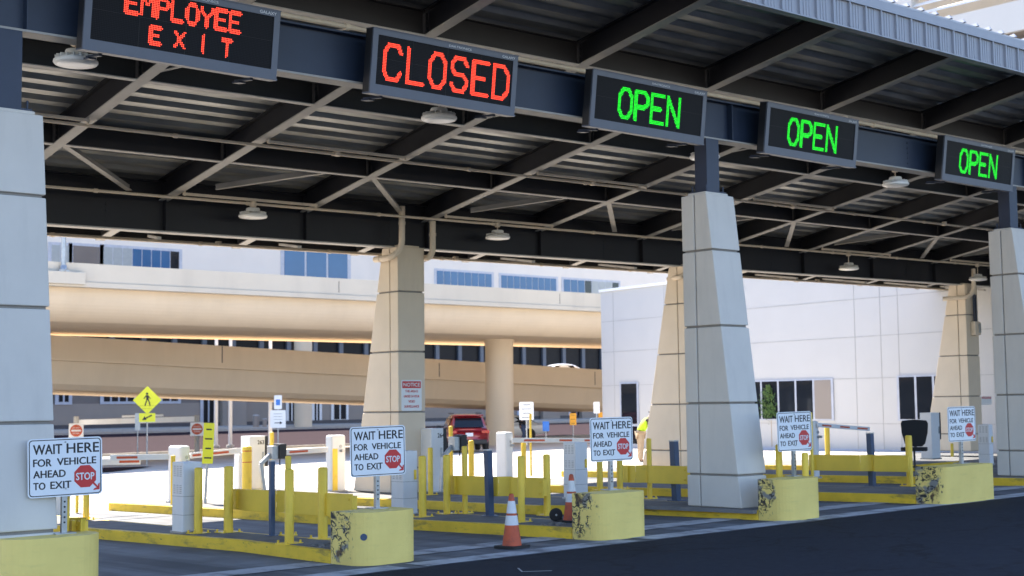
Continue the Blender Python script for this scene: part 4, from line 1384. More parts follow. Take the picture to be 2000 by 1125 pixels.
def reader(px, ybase, Y, label, pts, head):
    X = PY(px, ybase, Y)[0]
    t = thing('card_reader', label, 'card reader', X, Y, 0.15, group='card readers on bent grey arms')
    P = []
    for a, b in pts:
        x, h = PY(a, b, Y)
        P.append((x - X, 0, h - 0.15 + gz(x, Y) - gz(X, Y)))
    mb = MB()
    for a, b in zip(P[:-1], P[1:]):
        mb.bar(a, b, 0.07, 0.075)
    part('arm', mb, 'galv', t, bevel=0.005)
    x0, h1 = PY(head[0], head[1], Y)
    x1, h0 = PY(head[2], head[3], Y)
    mb = MB().box(x0 - X, x0 - X + (x1 - x0) * 0.48, -0.12, 0.10, h0 - 0.15, h1 - 0.17)
    part('housing', mb, 'galv', t, bevel=0.008)
    mb = MB().box(x0 - X + (x1 - x0) * 0.48, x1 - X, -0.17, 0.08, h0 - 0.14, h1 - 0.13)
    part('screen', mb, 'car_trim', t, bevel=0.008)
    mb = MB().tube([(x1 - X - 0.05, 0, h0 - 0.13), (x1 - X - 0.06, 0, h0 - 0.22), (x1 - X - 0.05, 0, h0 - 0.28)], 0.012)
    part('cable', mb, 'rubber', t)
reader(516, 955, 25.5, 'card reader with black screen on a bent grey arm right of pay station 263', [(516, 958), (509, 906), (536, 880)], (526, 869, 551, 896))
reader(864, 960, 22.6, 'card reader with black screen on a bent grey arm in front of the red car', [(862, 960), (866, 892), (886, 868)], (881, 851, 902, 879))

# ------------------------------------------------------------------ cones, wheel, chair
def cone(X, Y, h, label, sc=1.0, rz=0.2):
    t = thing('traffic_cone', label, 'traffic cone', X, Y, h, rz, group='orange traffic cones')
    H = 0.71 * sc
    R = lambda z: 0.135 * sc + (0.030 - 0.135) * sc * (z / 0.71)
    b = MB()
    b.prism([(x * sc, z * sc) for x, z in rrect(-0.185, 0.185, -0.185, 0.185, 0.05, 3)], 0.0, 0.035 * sc)
    part('base', b, 'rubber', t, bevel=0.008)
    c = MB()
    c.lathe([(R(z), z * sc) for z in (0.035, 0.12, 0.27, 0.40, 0.47, 0.60, 0.69)] + [(0.022 * sc, 0.71 * sc), (0.016 * sc, 0.70 * sc)], 28)
    part('body', c, 'cone', t)
    for z0, z1 in ((0.30, 0.425), (0.455, 0.615)):
        q = MB()
        q.lathe([(R(z0) + 0.002, z0 * sc), (R((z0 + z1) / 2) + 0.003, (z0 + z1) / 2 * sc), (R(z1) + 0.002, z1 * sc)], 28)
        part('white_band', q, 'cone_band', t)
X, Y = G(1000, 1070, 0)
cone(X, Y, 0, 'orange cone with two white bands standing on the lane pavement')
X, Y = G(1117, 1020, 0.156)
cone(X, Y, 0.157, 'orange cone on the island, half hidden by the scraped block corner', 0.98, 0.5)
X, Y = G(1086, 1019, 0.156)
t = thing('loose_wheel', 'small black rubber wheel leaning beside the cone on the island', 'wheel', X, Y, 0.157, math.radians(-35))
w = MB()
w.lathe([(0.055, -0.03), (0.085, -0.032), (0.098, -0.018), (0.10, 0.0), (0.098, 0.018), (0.085, 0.032), (0.055, 0.03)], 24)
w.xf(Matrix.Translation((0, 0, 0.10)) @ Matrix.Rotation(math.radians(90), 4, 'X'))
part('tyre', w, 'rubber', t)
w = MB().cyl((0, -0.02, 0.10), (0, 0.02, 0.10), 0.056, n=20).cyl((0, -0.045, 0.10), (0, 0.05, 0.10), 0.016, n=10)
part('hub', w, 'galv', t)
w = MB().bar((0, 0.05, 0.10), (0.10, 0.05, 0.03), 0.02, 0.02)
part('bracket', w, 'rubber', t)

X, Y = G(1787, 921, 0.16)
t = thing('office_chair', 'black office chair left standing on the wide island', 'chair', X, Y, 0.157, math.radians(-62))
t.scale = (1.12, 1.12, 1.12)
m = MB()
for i in range(5):
    a = math.radians(72 * i + 20)
    m.bar((0.03 * math.cos(a), 0.03 * math.sin(a), 0.10), (0.28 * math.cos(a), 0.28 * math.sin(a), 0.065), 0.04, 0.03)
part('star_base', m, 'car_trim', t, bevel=0.004)
for i in range(5):
    a = math.radians(72 * i + 20)
    m = MB().cyl((0.28 * math.cos(a) - 0.02, 0.28 * math.sin(a), 0.03), (0.28 * math.cos(a) + 0.02, 0.28 * math.sin(a), 0.03), 0.028, n=12)
    part('castor', m, 'rubber', t)
m = MB().cyl((0, 0, 0.08), (0, 0, 0.42), 0.022, n=12)
part('gas_post', m, 'car_trim', t)
m = MB().prism(rrect(-0.25, 0.25, -0.24, 0.24, 0.09), 0.42, 0.49)
part('seat', m, 'chair_mesh', t, bevel=0.02, seg=3)
m = MB()
prof = [(0.14, 0.50), (0.20, 0.56), (0.255, 0.78), (0.27, 0.97), (0.235, 1.03), (0.0, 1.05)]
outl = [(x, z) for x, z in prof] + [(-x, z) for x, z in prof[::-1][1:]]
m.plate(outl, 0.20, 0.25)
part('backrest', m, 'chair_mesh', t, bevel=0.015, seg=3)
m = MB().bar((0, 0.06, 0.44), (0, 0.27, 0.46), 0.06, 0.02).bar((0, 0.27, 0.45), (0, 0.255, 0.72), 0.06, 0.02)
part('back_support', m, 'car_trim', t)

# ------------------------------------------------------------------ roadside signs beyond the canopy
def post_sign(name, label, px, ytop, ybase, wpx, hpx, mat, d=None, Y=None, post='galv', lines=0, linemat='black', yaw=0, border=None, group=None):
    if d is None:
        X = PY(px, ytop, Y)[0]
    else:
        X, Y, _ = AT(px, ytop, d)
    D = depth(X, Y)
    k = D / FOC
    h1 = hgt(px, ytop, X, Y)
    h0 = min(hgt(px, ybase, X, Y), h1 - hpx * k - 0.05)
    t = thing(name, label, 'sign', X, Y, h0, math.radians(-38 + yaw), group=group)
    w, hh, H = wpx * k, hpx * k, h1 - h0
    m = MB().cyl((0, 0.03, 0), (0, 0.03, H - 0.02), 0.028, n=8)
    part('post', m, post, t)
    m = MB().plate(rrect(-w / 2, w / 2, H - hh, H, min(w, hh) * 0.08), -0.004, 0.0)
    part('panel', m, mat, t)
    if lines:
        m = MB()
        for i in range(lines):
            z = H - hh * (0.16 + 0.7 * i / max(1, lines - 1) if lines > 1 else 0.5)
            f = 0.34 if i % 2 else 0.26
            m.box(-w * f, w * f, -0.006, -0.0045, z - hh * 0.018, z + hh * 0.018)
        part('fine_print', m, linemat, t, kind='stuff')
    return t, w, hh, H
# crosswalk diamond
X, Y, z = AT(288, 754, 56)
H0 = hgt(288, 922, X, Y)
t = thing('crosswalk_sign', 'bright yellow diamond sign with a walking figure and an arrow plate below', 'sign', X, Y, 0.0, math.radians(-34))
k = 56 / FOC
H = hgt(288, 754, X, Y)
m = MB().cyl((0, 0.03, 0), (0, 0.03, H - 0.1), 0.03, n=8)
part('post', m, 'galv', t)
c = H - 27.5 * k
m = MB().plate([(0, c - 27.5 * k), (27.5 * k, c), (0, c + 27.5 * k), (-27.5 * k, c)], -0.006, 0.0)
part('diamond_panel', m, 'yellow_sign', t, bevel=0.002)
m = MB()
u = 1.0 * k * 1.15
P = lambda pts: m.flat([(x * u, c + y * u) for x, y in pts], -0.009)
m.add([(2 * u * math.cos(a) - 0.5 * u, -0.009, c + 11.0 * u + 2 * u * math.sin(a)) for a in [2 * math.pi * i / 12 for i in range(12)]], [tuple(range(12))])
P([(-2.5, 8.5), (2.0, 8.5), (2.6, 1.0), (-1.6, 1.0)])
P([(-1.6, 1.2), (0.6, 1.2), (-2.8, -9.5), (-5.0, -9.5)])
P([(0.2, 1.2), (2.6, 1.2), (4.2, -3.2), (5.6, -9.5), (3.5, -9.5), (2.2, -3.4)])
P([(-2.4, 8.5), (-1.2, 7.0), (-5.0, 2.0), (-6.4, 2.8)])
P([(1.6, 8.5), (2.6, 7.0), (5.8, 2.6), (5.0, 1.8), (1.6, 5.5)])
part('walking_figure', m, 'black', t)
m = MB()
m.box(-17 * k, 17 * k, -0.009, -0.007, c - 9.7 * u, c - 9.4 * u)
m.box(-10 * k, 10 * k, -0.009, -0.007, c - 14.2 * u, c - 13.9 * u)
part('crossing_line', m, 'black', t)
zt = hgt(288, 807, X, Y)
m = MB().plate(rrect(-15.5 * k, 15.5 * k, zt - 17 * k, zt, 0.02), -0.006, 0.0)
ap = part('arrow_panel', m, 'yellow_sign', t)
m = MB()
zc = zt - 8.5 * k
m.bar((9 * k, -0.008, zc + 4.5 * k), (-5 * k, -0.008, zc - 2.5 * k), 0.001, 2.6 * k)
m.flat([(-9.5 * k, zc - 4.8 * k), (-1.0 * k, zc - 4.6 * k), (-5.0 * k, zc + 3.2 * k)], -0.009)
part('arrow', m, 'black', ap)

post_sign('grey_sign_back', 'grey sign seen from behind, left of the crosswalk diamond post', 269, 807, 893, 10, 33, 'galv', d=60)
t, w, hh, H = post_sign('clearance_sign', 'tall narrow yellow sign on a leaning post above the first white cabinet', 402, 826, 985, 21, 79, 'yellow_sign', Y=25.2, lines=4, yaw=20)
t.rotation_euler.y = math.radians(2.5)
t, w, hh, H = post_sign('parking_sign', 'small white and blue accessible parking sign over a white plate', 543, 772, 880, 15, 27, 'white_sign', d=58)
m = MB().box(-w * 0.28, w * 0.28, -0.007, -0.0045, H - hh * 0.72, H - hh * 0.30)
part('blue_symbol', m, 'blue_sign', t)
m = MB().plate(rrect(-w * 1.0, w * 1.0, H - hh * 2.35, H - hh * 1.08, 0.02), -0.006, -0.001)
lp = part('lower_panel', m, 'white_sign', t)
m = MB()
for i in range(3):
    m.box(-w * 0.55, w * 0.55, -0.008, -0.0065, H - hh * (1.35 + 0.2 * i), H - hh * (1.33 + 0.2 * i))
m.box(-w * 0.45, w * 0.3, -0.008, -0.0065, H - hh * 2.02, H - hh * 1.96)
m.flat([(w * 0.25, H - hh * 2.10), (w * 0.6, H - hh * 1.99), (w * 0.25, H - hh * 1.88)], -0.0085)
part('fine_print', m, 'black', lp, kind='stuff')
t, w, hh, H = post_sign('white_sign', 'white sign with fine print behind a slim yellow post, right of the round bridge column', 1028, 785, 870, 28, 35, 'white_sign', d=55, lines=4)
post_sign('slim_post_sign', 'slim dull yellow post with a tiny plate in front of the white sign', 1036, 808, 930, 5, 10, 'rail', Y=27.0, post='rail')
post_sign('amber_sign', 'amber sign on a thin post in the purple gravel', 1119, 807, 862, 13, 23, 'orange_sign', d=70, lines=3)
post_sign('amber_sign', 'amber sign partly hidden at the corner of the white building', 1174, 805, 850, 11, 13, 'orange_sign', d=72)
post_sign('white_sign', 'white sign seen from the back by the corner of the white building', 1165, 785, 870, 12, 22, 'white_sign', d=58)

def no_entry(px, ytop, size, d, label):
    X, Y, z = AT(px, ytop, d)
    k = d / FOC
    t = thing('no_entry_sign', label, 'sign', X, Y, 0.0, math.radians(-34), group='red and white DO NOT ENTER signs')
    t.location.z = z - size * k
    s = size * k
    m = MB().plate(rrect(-s / 2, s / 2, 0, s, 0.05 * s), -0.006, 0.0)
    part('panel', m, 'white_sign', t)
    m = MB()
    m.add([(s * 0.42 * math.cos(a), -0.008, s / 2 + s * 0.42 * math.sin(a)) for a in [2 * math.pi * i / 28 for i in range(28)]], [tuple(range(28))])
    rd = part('red_disc', m, 'cone', t)
    m = MB().box(-s * 0.33, s * 0.33, -0.011, -0.0095, s * 0.44, s * 0.56)
    part('white_bar', m, 'white_print', rd)
    m = MB()
    text(m, 'DO NOT', -s * 0.24, s * 0.24, s * 0.64, s * 0.74, -0.010)
    text(m, 'ENTER', -s * 0.22, s * 0.22, s * 0.26, s * 0.36, -0.010)
    part('lettering', m, 'white_print', rd)
no_entry(149, 827, 28, 70, 'red and white DO NOT ENTER sign above the leftmost WAIT HERE sign')
no_entry(385, 825, 26, 70, 'red and white DO NOT ENTER sign partly behind the tall narrow yellow sign')

# clearance gantry behind them
X0, Y0, z0 = AT(149, 800, 71.0)
X1, Y1, z1 = AT(385, 800, 71.0)
t = thing('height_bar', 'white horizontal height bar between two grey posts across the far road', 'height bar', X0, Y0, 0)
ang = Vector((X1 - X0, Y1 - Y0, 0))
kk = 71.0 / FOC
for (xx, yy) in ((0, 0), (X1 - X0, Y1 - Y0)):
    m = MB().cyl((xx, yy, 0.1), (xx, yy, 2.05), 0.125, n=14)
    part('post', m, 'kerb_far', t)
zb = AT(260, 828, 71)[2] - gz(X0, Y0) - 0.05
m = MB().bar((0.1, 0.1, zb + 0.16), (X1 - X0 + 0.0, Y1 - Y0 + 0.05, zb + 0.26), 0.12, 0.26)
part('beam', m, 'white_metal', t)
m = MB().bar((ang.x * 0.38, ang.y * 0.38, zb + 0.42), (ang.x * 0.72, ang.y * 0.72, zb + 0.46), 0.10, 0.10)
part('upper_bar', m, 'white_metal', t)

# ------------------------------------------------------------------ overpass, ramp and their columns
def z_at(px, py, Y):
    x, h = PY(px, py, Y)
    return x, h + gz(x, Y)
YD = 52.0
ov = thing('overpass', 'tan concrete overpass with pale parapet and curved underside crossing behind the canopy', 'bridge', 25.0, YD, z=0.0, h=0)
zr = lambda v: HC + v
x0, x1 = -30, 150
def sweep(mb, poly, dz0=0.0, dz1=0.0):
    n = len(poly)
    vs = [(x0, y, z + dz0) for y, z in poly] + [(x1, y, z + dz1) for y, z in poly]
    mb.add(vs, [tuple(range(n)), tuple(range(2 * n - 1, n - 1, -1))])
    mb.add(vs, [(i, n + i, n + (i + 1) % n, (i + 1) % n) for i in range(n)])
    o = ov.location
    mb.v = [(x - o.x, y - o.y, z - o.z) for x, y, z in mb.v]
    return mb
m = MB()
sweep(m, [(YD, zr(4.90)), (YD, zr(5.62)), (YD + 0.28, zr(5.62)), (YD + 0.34, zr(4.90))])
part('parapet', m, 'tan_light', ov)
m = MB()
sweep(m, [(YD - 0.07, zr(4.70)), (YD - 0.07, zr(4.89)), (YD + 0.4, zr(4.89)), (YD + 0.4, zr(4.70))])
part('parapet_lip', m, 'tan_light', ov)
hp = [(YD + 0.42, zr(4.86)), (YD + 0.42, zr(4.50))]
for i in range(1, 10):
    a = math.radians(62) * i / 9
    hp.append((YD + 0.42 + 0.85 * (1 - math.cos(a)) / (1 - math.cos(math.radians(62))), zr(4.50 - 1.07 * math.sin(a) / math.sin(math.radians(62)))))
hp += [(YD + 11.3, zr(3.43)), (YD + 11.3, zr(4.86))]
m = MB()
sweep(m, hp)
part('girder', m, 'tan', ov)
m = MB()
sweep(m, [(YD + 11.1, zr(4.90)), (YD + 11.1, zr(5.6)), (YD + 11.4, zr(5.6)), (YD + 11.42, zr(4.90))])
part('parapet', m, 'tan_light', ov)
for px in (662, 1093):
    X, z = z_at(px, 560, YD)
    m = MB().box(X - 0.02, X + 0.02, YD - 0.004, YD + 0.0, zr(5.0), zr(5.5))
    o = ov.location
    m.v = [(x - o.x, y - o.y, z - o.z) for x, y, z in m.v]
    part('expansion_joint', m, 'dark_wall', ov)
X, z = z_at(126, 540, YD)
m = MB().box(X - 1.4, X + 0.75, YD - 0.22, YD - 0.072, zr(4.78), zr(5.25))
m.v = [(x - ov.location.x, y - ov.location.y, z - ov.location.z) for x, y, z in m.v]
part('lamp_ledge', m, 'tan_light', ov, bevel=0.02)
Xp = z_at(123, 530, YD - 0.1)[0]
t = thing('light_pole', 'galvanised light pole on the overpass ledge at far left', 'lamp post', Xp, YD - 0.14, z=zr(5.25))
m = MB().cyl((0, 0, 0), (0, 0, 6.0), 0.10, 0.07, n=12)
part('pole', m, 'galv', t)
m = MB().box(-0.2, 0.2, -0.065, 0.065, 0, 0.06).lathe([(0.15, 0.06), (0.12, 0.22), (0.1, 0.24)], 12)
part('base', m, 'galv', t)

Xc = z_at(976, 800, YD + 5.0)[0]
t = thing('bridge_column', 'thick round tan column under the overpass behind the red car', 'column', Xc, YD + 5.0, -0.1)
Dc = depth(Xc, YD + 5)
rc = 27.5 * Dc / FOC
zt = zr(3.43) - t.location.z
m = MB().lathe([(rc, 0), (rc, zt - 0.5), (rc * 1.03, zt - 0.2), (rc * 1.10, zt)], 40)
part('shaft', m, 'tan', t)

YR = 57.5
rp = thing('ramp', 'tan concrete ramp descending to the right beneath the overpass', 'ramp', 25.0, YR + 3.0, z=0, h=0)
xa, za1 = z_at(110, 655, YR + 3)
xb, zb1 = z_at(1175, 722, YR + 3)
_, za0 = z_at(110, 762, YR + 3)
_, zb0 = z_at(1175, 801, YR + 3)
sl1 = (zb1 - za1) / (xb - xa)
sl0 = (zb0 - za0) / (xb - xa)
def rampsweep(mb, poly):
    """poly: (Y offset, fraction of the depth from bottom (0) to parapet top (1))"""
    X0, X1 = xa - 25, xb + 3.0
    n = len(poly)
    row = lambda X: [(X, YR + 3 + y, (za0 + sl0 * (X - xa)) * (1 - f) + (za1 + sl1 * (X - xa)) * f) for y, f in poly]
    vs = row(X0) + row(X1)
    mb.add(vs, [tuple(range(n)), tuple(range(2 * n - 1, n - 1, -1))])
    mb.add(vs, [(i, n + i, n + (i + 1) % n, (i + 1) % n) for i in range(n)])
    o = rp.location
    mb.v = [(x - o.x, y - o.y, z - o.z) for x, y, z in mb.v]
    return mb
part('parapet', rampsweep(MB(), [(0.0, 0.61), (0.0, 1.0), (0.28, 1.0), (0.34, 0.61)]), 'tan', rp)
part('parapet_lip', rampsweep(MB(), [(-0.10, 0.545), (-0.10, 0.608), (0.4, 0.608), (0.4, 0.545)]), 'tan', rp)
part('box_girder', rampsweep(MB(), [(0.18, 0.60), (0.18, 0.52), (0.30, 0.12), (0.55, 0.02), (0.75, 0.0), (7.2, 0.0), (7.8, 0.5), (7.8, 0.60)]), 'tan', rp)
part('parapet', rampsweep(MB(), [(7.5, 0.61), (7.5, 1.0), (7.8, 1.0), (7.82, 0.61)]), 'tan', rp)
for px, py in ((434, 690), (858, 722), (1162, 738)):
    X, z = z_at(px, py, YR + 3)
    m = MB().box(X - 0.03, X + 0.03, YR + 2.994, YR + 3.0, z - 0.45, z + 0.35)
    m.v = [(x - rp.location.x, y - rp.location.y, zz - rp.location.z) for x, y, zz in m.v]
    part('expansion_joint', m, 'dark_wall', rp)

for px, lab in ((422, 'white pole left of two others, seen above and below the ramp'), (450, 'white pole between two others above the ramp'), (528, 'white pole above the ramp and behind the accessible parking sign')):
    X, Y, z = AT(px, 800, 80)
    t = thing('light_pole', lab, 'pole', X, Y, 0.0, group='white poles behind the ramp')
    m = MB().cyl((0, 0, 0), (0, 0, 7.4), 0.11, 0.09, n=12)
    part('pole', m, 'white_metal', t)
    m = MB().lathe([(0.22, 0), (0.22, 0.25), (0.13, 0.3)], 12)
    part('base', m, 'kerb_far', t)

# ------------------------------------------------------------------ gravel, far road
ZF = 0.30
poly_near = [(-60, 68.0), (21, 68.0), (30, 69.0), (45, 69.0), (58, 64.5), (90, 61.0)]
mb = MB()
vs, fs = [], []
for (x, y) in poly_near:
    for k in range(7):
        yy = y + (88.0 - y) * k / 6
        vs.append((x, yy, (gz(x, yy) + 0.06) * (1 - k / 6) + ZF * k / 6))
for i in range(len(poly_near) - 1):
    for k in range(6):
        a = i * 7 + k
        fs.append((a, a + 7, a + 8, a + 1))
mb.add(vs, fs)
ob = part('gravel_bed', mb, 'gravel')
ob['kind'] = 'structure'
mb = MB()
for (xa_, ya_), (xb_, yb_) in zip(poly_near[:-1], poly_near[1:]):
    a, b = Vector((xa_, ya_ - 0.1, gz(xa_, ya_) + 0.02)), Vector((xb_, yb_ - 0.1, gz(xb_, yb_) + 0.02))
    mb.bar(a, b, 0.2, 0.22)
ob = part('kerb_strip', mb, 'kerb_far')
ob['kind'] = 'structure'
sheet('gravel_patch', [(10, 46.6), (23, 47.8), (26, 50.5), (24, 52.5), (10, 50.5)], 0.03, 'gravel')
sheet('far_road', [(-120, 87.5), (260, 87.5), (260, 150), (-120, 150)], 0, 'asphalt_far', zf=lambda x, y: ZF + 0.01)
mb = MB().box(-120, 260, 87.3, 87.6, -1.2, ZF + 0.12).box(-120, 260, 95.5, 104.0, ZF - 0.1, ZF + 0.16)
ob = part('far_pavement', mb, 'kerb_far')
ob['kind'] = 'structure'

# ------------------------------------------------------------------ terminal building
YT = 100.0
tb = thing('terminal_building', 'long white terminal building with window bands, dark under its lower floors', 'building', 60, YT, z=ZF, h=0)
def tpart(name, mb, mat, parent=tb, **kw):
    o = tb.location
    mb.v = [(x - o.x, y - o.y, z - o.z) for x, y, z in mb.v]
    return part(name, mb, mat, parent, **kw)
tpart('upper_wall', MB().box(-60, 230, YT, YT + 30, 8.0, 21), 'terminal')
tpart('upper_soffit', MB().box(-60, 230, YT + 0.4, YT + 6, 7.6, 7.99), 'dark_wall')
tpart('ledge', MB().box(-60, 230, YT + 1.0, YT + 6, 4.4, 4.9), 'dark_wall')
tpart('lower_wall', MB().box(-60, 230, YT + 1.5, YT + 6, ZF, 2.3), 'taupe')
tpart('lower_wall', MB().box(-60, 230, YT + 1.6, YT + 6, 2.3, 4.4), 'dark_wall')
tpart('base_band', MB().box(-60, 230, YT + 1.3, YT + 1.499, ZF, 0.75), 'door')
gl = tpart('glazed_wall', MB().box(-60, 230, YT + 1.4, YT + 6, 4.9, 7.6), 'glass_dark')
mm = MB()
x = 46.0
while x < 190:
    mm.box(x - 0.20, x + 0.20, YT + 1.15, YT + 1.39, 4.9, 7.6)
    x += 2.6
tpart('mullion', mm, 'slate', gl, kind='stuff')
mm = MB()
rr = random.Random(3)
for k in range(14):
    x = rr.uniform(40, 110)
    mm.box(x, x + 0.35, YT + 1.34, YT + 1.39, rr.uniform(5.8, 7.2), 0)
# pilasters on the ground floor
for px in (470, 1090, 1165, 1240):
    X = PY(px, 800, YT)[0]
    tpart('pilaster', MB().box(X - 1.1, X + 1.1, YT + 0.9, YT + 1.3, ZF, 4.4), 'taupe')

def twindow(px0, px1, py_top, sill_z, n, mat, mats=None, bottom=None):
    X0, X1 = PY(px0, py_top, YT)[0], PY(px1, py_top, YT)[0]
    xm, hm = PY((px0 + px1) / 2, py_top, YT)
    zt = hm + gz(xm, YT)
    w = MB().box(X0 - 0.25, X1 + 0.25, YT - 0.03, YT - 0.003, sill_z - 0.2, zt + 0.2)
    win = tpart('window', w, 'frame')
    for i in range(n):
        a, b = X0 + (X1 - X0) * i / n, X0 + (X1 - X0) * (i + 1) / n
        g = (b - a) * 0.045
        tpart('pane', MB().box(a + g, b - g, YT - 0.05, YT - 0.031, sill_z, zt), (mats[i] if mats else mat), win)
twindow(100, 135, 479, 9.0, 2, 'glass_pale')
twindow(140, 197, 481, 9.0, 1, 'glass_pale', mats=['dark_wall'])
twindow(201, 350, 487, 9.0, 8, 'glass_blue', mats=['glass_pale'] * 3 + ['glass_blue'] * 4 + ['glass'])
twindow(553, 680, 491, 8.6, 3, 'glass_blue')
twindow(852, 960, 532, 8.6, 8, 'glass_blue')
twindow(978, 1086, 541, 8.6, 9, 'glass_blue')
twindow(1100, 1208, 549, 8.6, 8, 'glass_blue', mats=['glass_blue'] * 3 + ['glass'] + ['glass_pale'] * 3 + ['glass'])

def lwin(px0, px1, z0, z1, n, frame='frame'):
    X0, X1 = PY(px0, 780, YT + 1.5)[0], PY(px1, 780, YT + 1.5)[0]
    w = MB().box(X0 - 0.2, X1 + 0.2, YT + 1.42, YT + 1.47, z0 - 0.2, z1 + 0.2)
    win = tpart('window', w, frame)
    for i in range(n):
        a, b = X0 + (X1 - X0) * i / n, X0 + (X1 - X0) * (i + 1) / n
        tpart('pane', MB().box(a + 0.08, b - 0.08, YT + 1.38, YT + 1.419, z0, z1), 'glass_dark', win)
lwin(112, 135, 2.45, 3.9, 2)
lwin(200, 262, 2.45, 3.9, 4)
lwin(315, 348, 2.45, 3.9, 2)
lwin(395, 418, 0.5, 3.1, 2)
lwin(562, 576, 0.5, 2.6, 2, 'white_metal')
lwin(612, 624, 0.5, 2.6, 2, 'white_metal')
lwin(650, 676, 0.8, 2.6, 2, 'white_metal')
lwin(1012, 1022, 0.5, 2.4, 1)
lwin(1070, 1080, 0.5, 2.8, 1)
lwin(1112, 1150, 0.6, 2.6, 3)

X, Y, z = AT(592, 800, 112)
t = thing('terminal_column', 'pale round column standing before the terminal, seen above and below the ramp', 'column', X, Y, z=ZF, h=0)
m = MB().lathe([(0.70, 0), (0.70, 7.2)], 32)
part('shaft', m, 'tan', t)
m = MB().lathe([(0.8, 7.2), (0.8, 7.6)], 32)
part('capital', m, 'tan', t)
for px, lab in ((500, 'larger pale litter bin by the terminal wall'), (517, 'smaller pale litter bin by the terminal wall')):
    X, Y, z = AT(px, 830, 104)
    t = thing('litter_bin', lab, 'bin', X, Y, z=ZF + 0.16, h=0)
    r = 0.25 if px == 500 else 0.17
    part('body', MB().lathe([(r * 0.9, 0), (r, r * 3.2)], 16), 'taupe', t)
    part('lid', MB().lathe([(r * 1.05, r * 3.2), (r * 0.9, r * 3.5), (r * 0.2, r * 3.6)], 16), 'kerb_far', t)

# ------------------------------------------------------------------ white office building on the right
wb = thing('office_building', 'plain white building with dark windows behind the right hand columns', 'building', 45.0, 45.3, z=-0.3, h=0, rz=math.atan2(-0.99, -0.134))
zo = 0.3
part('wall', MB().box(0, 40, 0, 18, 0, 6.78 + zo), 'white_wall', wb)
part('parapet_cap', MB().box(-0.06, 40.06, -0.06, 18.06, 6.785 + zo, 6.90 + zo), 'brick_cap', wb)
m = MB()
for zz in (1.02, 2.62, 4.1, 5.45):
    m.box(0, 40, -0.008, -0.001, zz + zo - 0.011, zz + zo + 0.011)
for xx in (0.9, 4.4, 8.9, 15.0, 16.2, 17.0, 21.5, 26.0):
    m.box(xx - 0.010, xx + 0.010, -0.0085, -0.0015, 0.2, 6.78 + zo)
part('control_joint', m, 'joint_line', wb)
part('base_band', MB().box(0, 40, -0.02, -0.001, 0, 0.42), 'frame', wb)
def owin(xa, xb, z0, z1, n, mats=None, mid=None):
    f = MB()
    e = 0.055
    f.box(xa - e, xb + e, -0.05, -0.012, z0 + zo - e, z1 + zo + e)
    win = part('window', f, 'frame', wb)
    for i in range(n):
        a, b = xa + (xb - xa) * i / n, xa + (xb - xa) * (i + 1) / n
        part('pane', MB().box(a + 0.05, b - 0.05, -0.058, -0.051, z0 + zo, z1 + zo), (mats[i] if mats else 'glass'), win)
    return win
owin(1.38, 2.55, 0.95, 2.68, 1)
owin(1.38, 2.55, 0.10, 0.85, 1)
wp = owin(9.25, 13.85, 1.18, 2.60, 5, ['glass', 'glass', 'glass', 'glass', 'taupe'])  # tan of the last pane is a reflection put into its colour
owin(16.95, 20.0, 1.18, 2.62, 4)
rr = random.Random(11)
m = MB()
blobs = [(10.98, 2.36, 0.12), (10.86, 2.12, 0.22), (11.10, 2.05, 0.22), (10.76, 1.80, 0.26), (11.10, 1.74, 0.28), (11.18, 1.45, 0.24), (10.92, 1.42, 0.30), (10.74, 1.45, 0.24)]
for i in range(620):
    bx, bz, br = rr.choice(blobs)
    a, b = rr.gauss(bx, br * 0.5), rr.gauss(bz, br * 0.5)
    an, s, yo = rr.uniform(0, 6.28), rr.uniform(0.025, 0.06), -0.064 - rr.uniform(0, 0.10)
    ti = rr.uniform(-0.04, 0.04)
    m.add([(a + s * math.cos(an), yo + ti, b + zo + s * math.sin(an)), (a + 0.45 * s * math.cos(an + 1.6), yo, b + zo + 0.45 * s * math.sin(an + 1.6)),
           (a - s * math.cos(an), yo - ti, b + zo - s * math.sin(an)), (a + 0.45 * s * math.cos(an - 1.6), yo, b + zo + 0.45 * s * math.sin(an - 1.6))], [(0, 1, 2, 3)])
q = Matrix.Translation(wb.location) @ Matrix.Rotation(math.atan2(-0.99, -0.134), 4, 'Z')
t = thing('tree_reflection', 'green leafy cluster standing in for a tree reflected in the first panes of the long window in the white building', 'reflection stand-in', 0, 0)  # added leaves and stem stand in for a tree mirrored in the glass
t.location = q @ Vector((10.63, -0.02, 0.25))
t.rotation_euler.z = math.atan2(-0.99, -0.134)
m.v = [(x - 10.98, y + 0.02, z - 0.25) for x, y, z in m.v]
part('reflected_foliage', m, 'reflected_leaf', t)
part('reflected_stem', MB().cyl((0, 0.02, 0), (0, 0.02, 1.6), 0.018, 0.01, n=6), 'khaki', t)

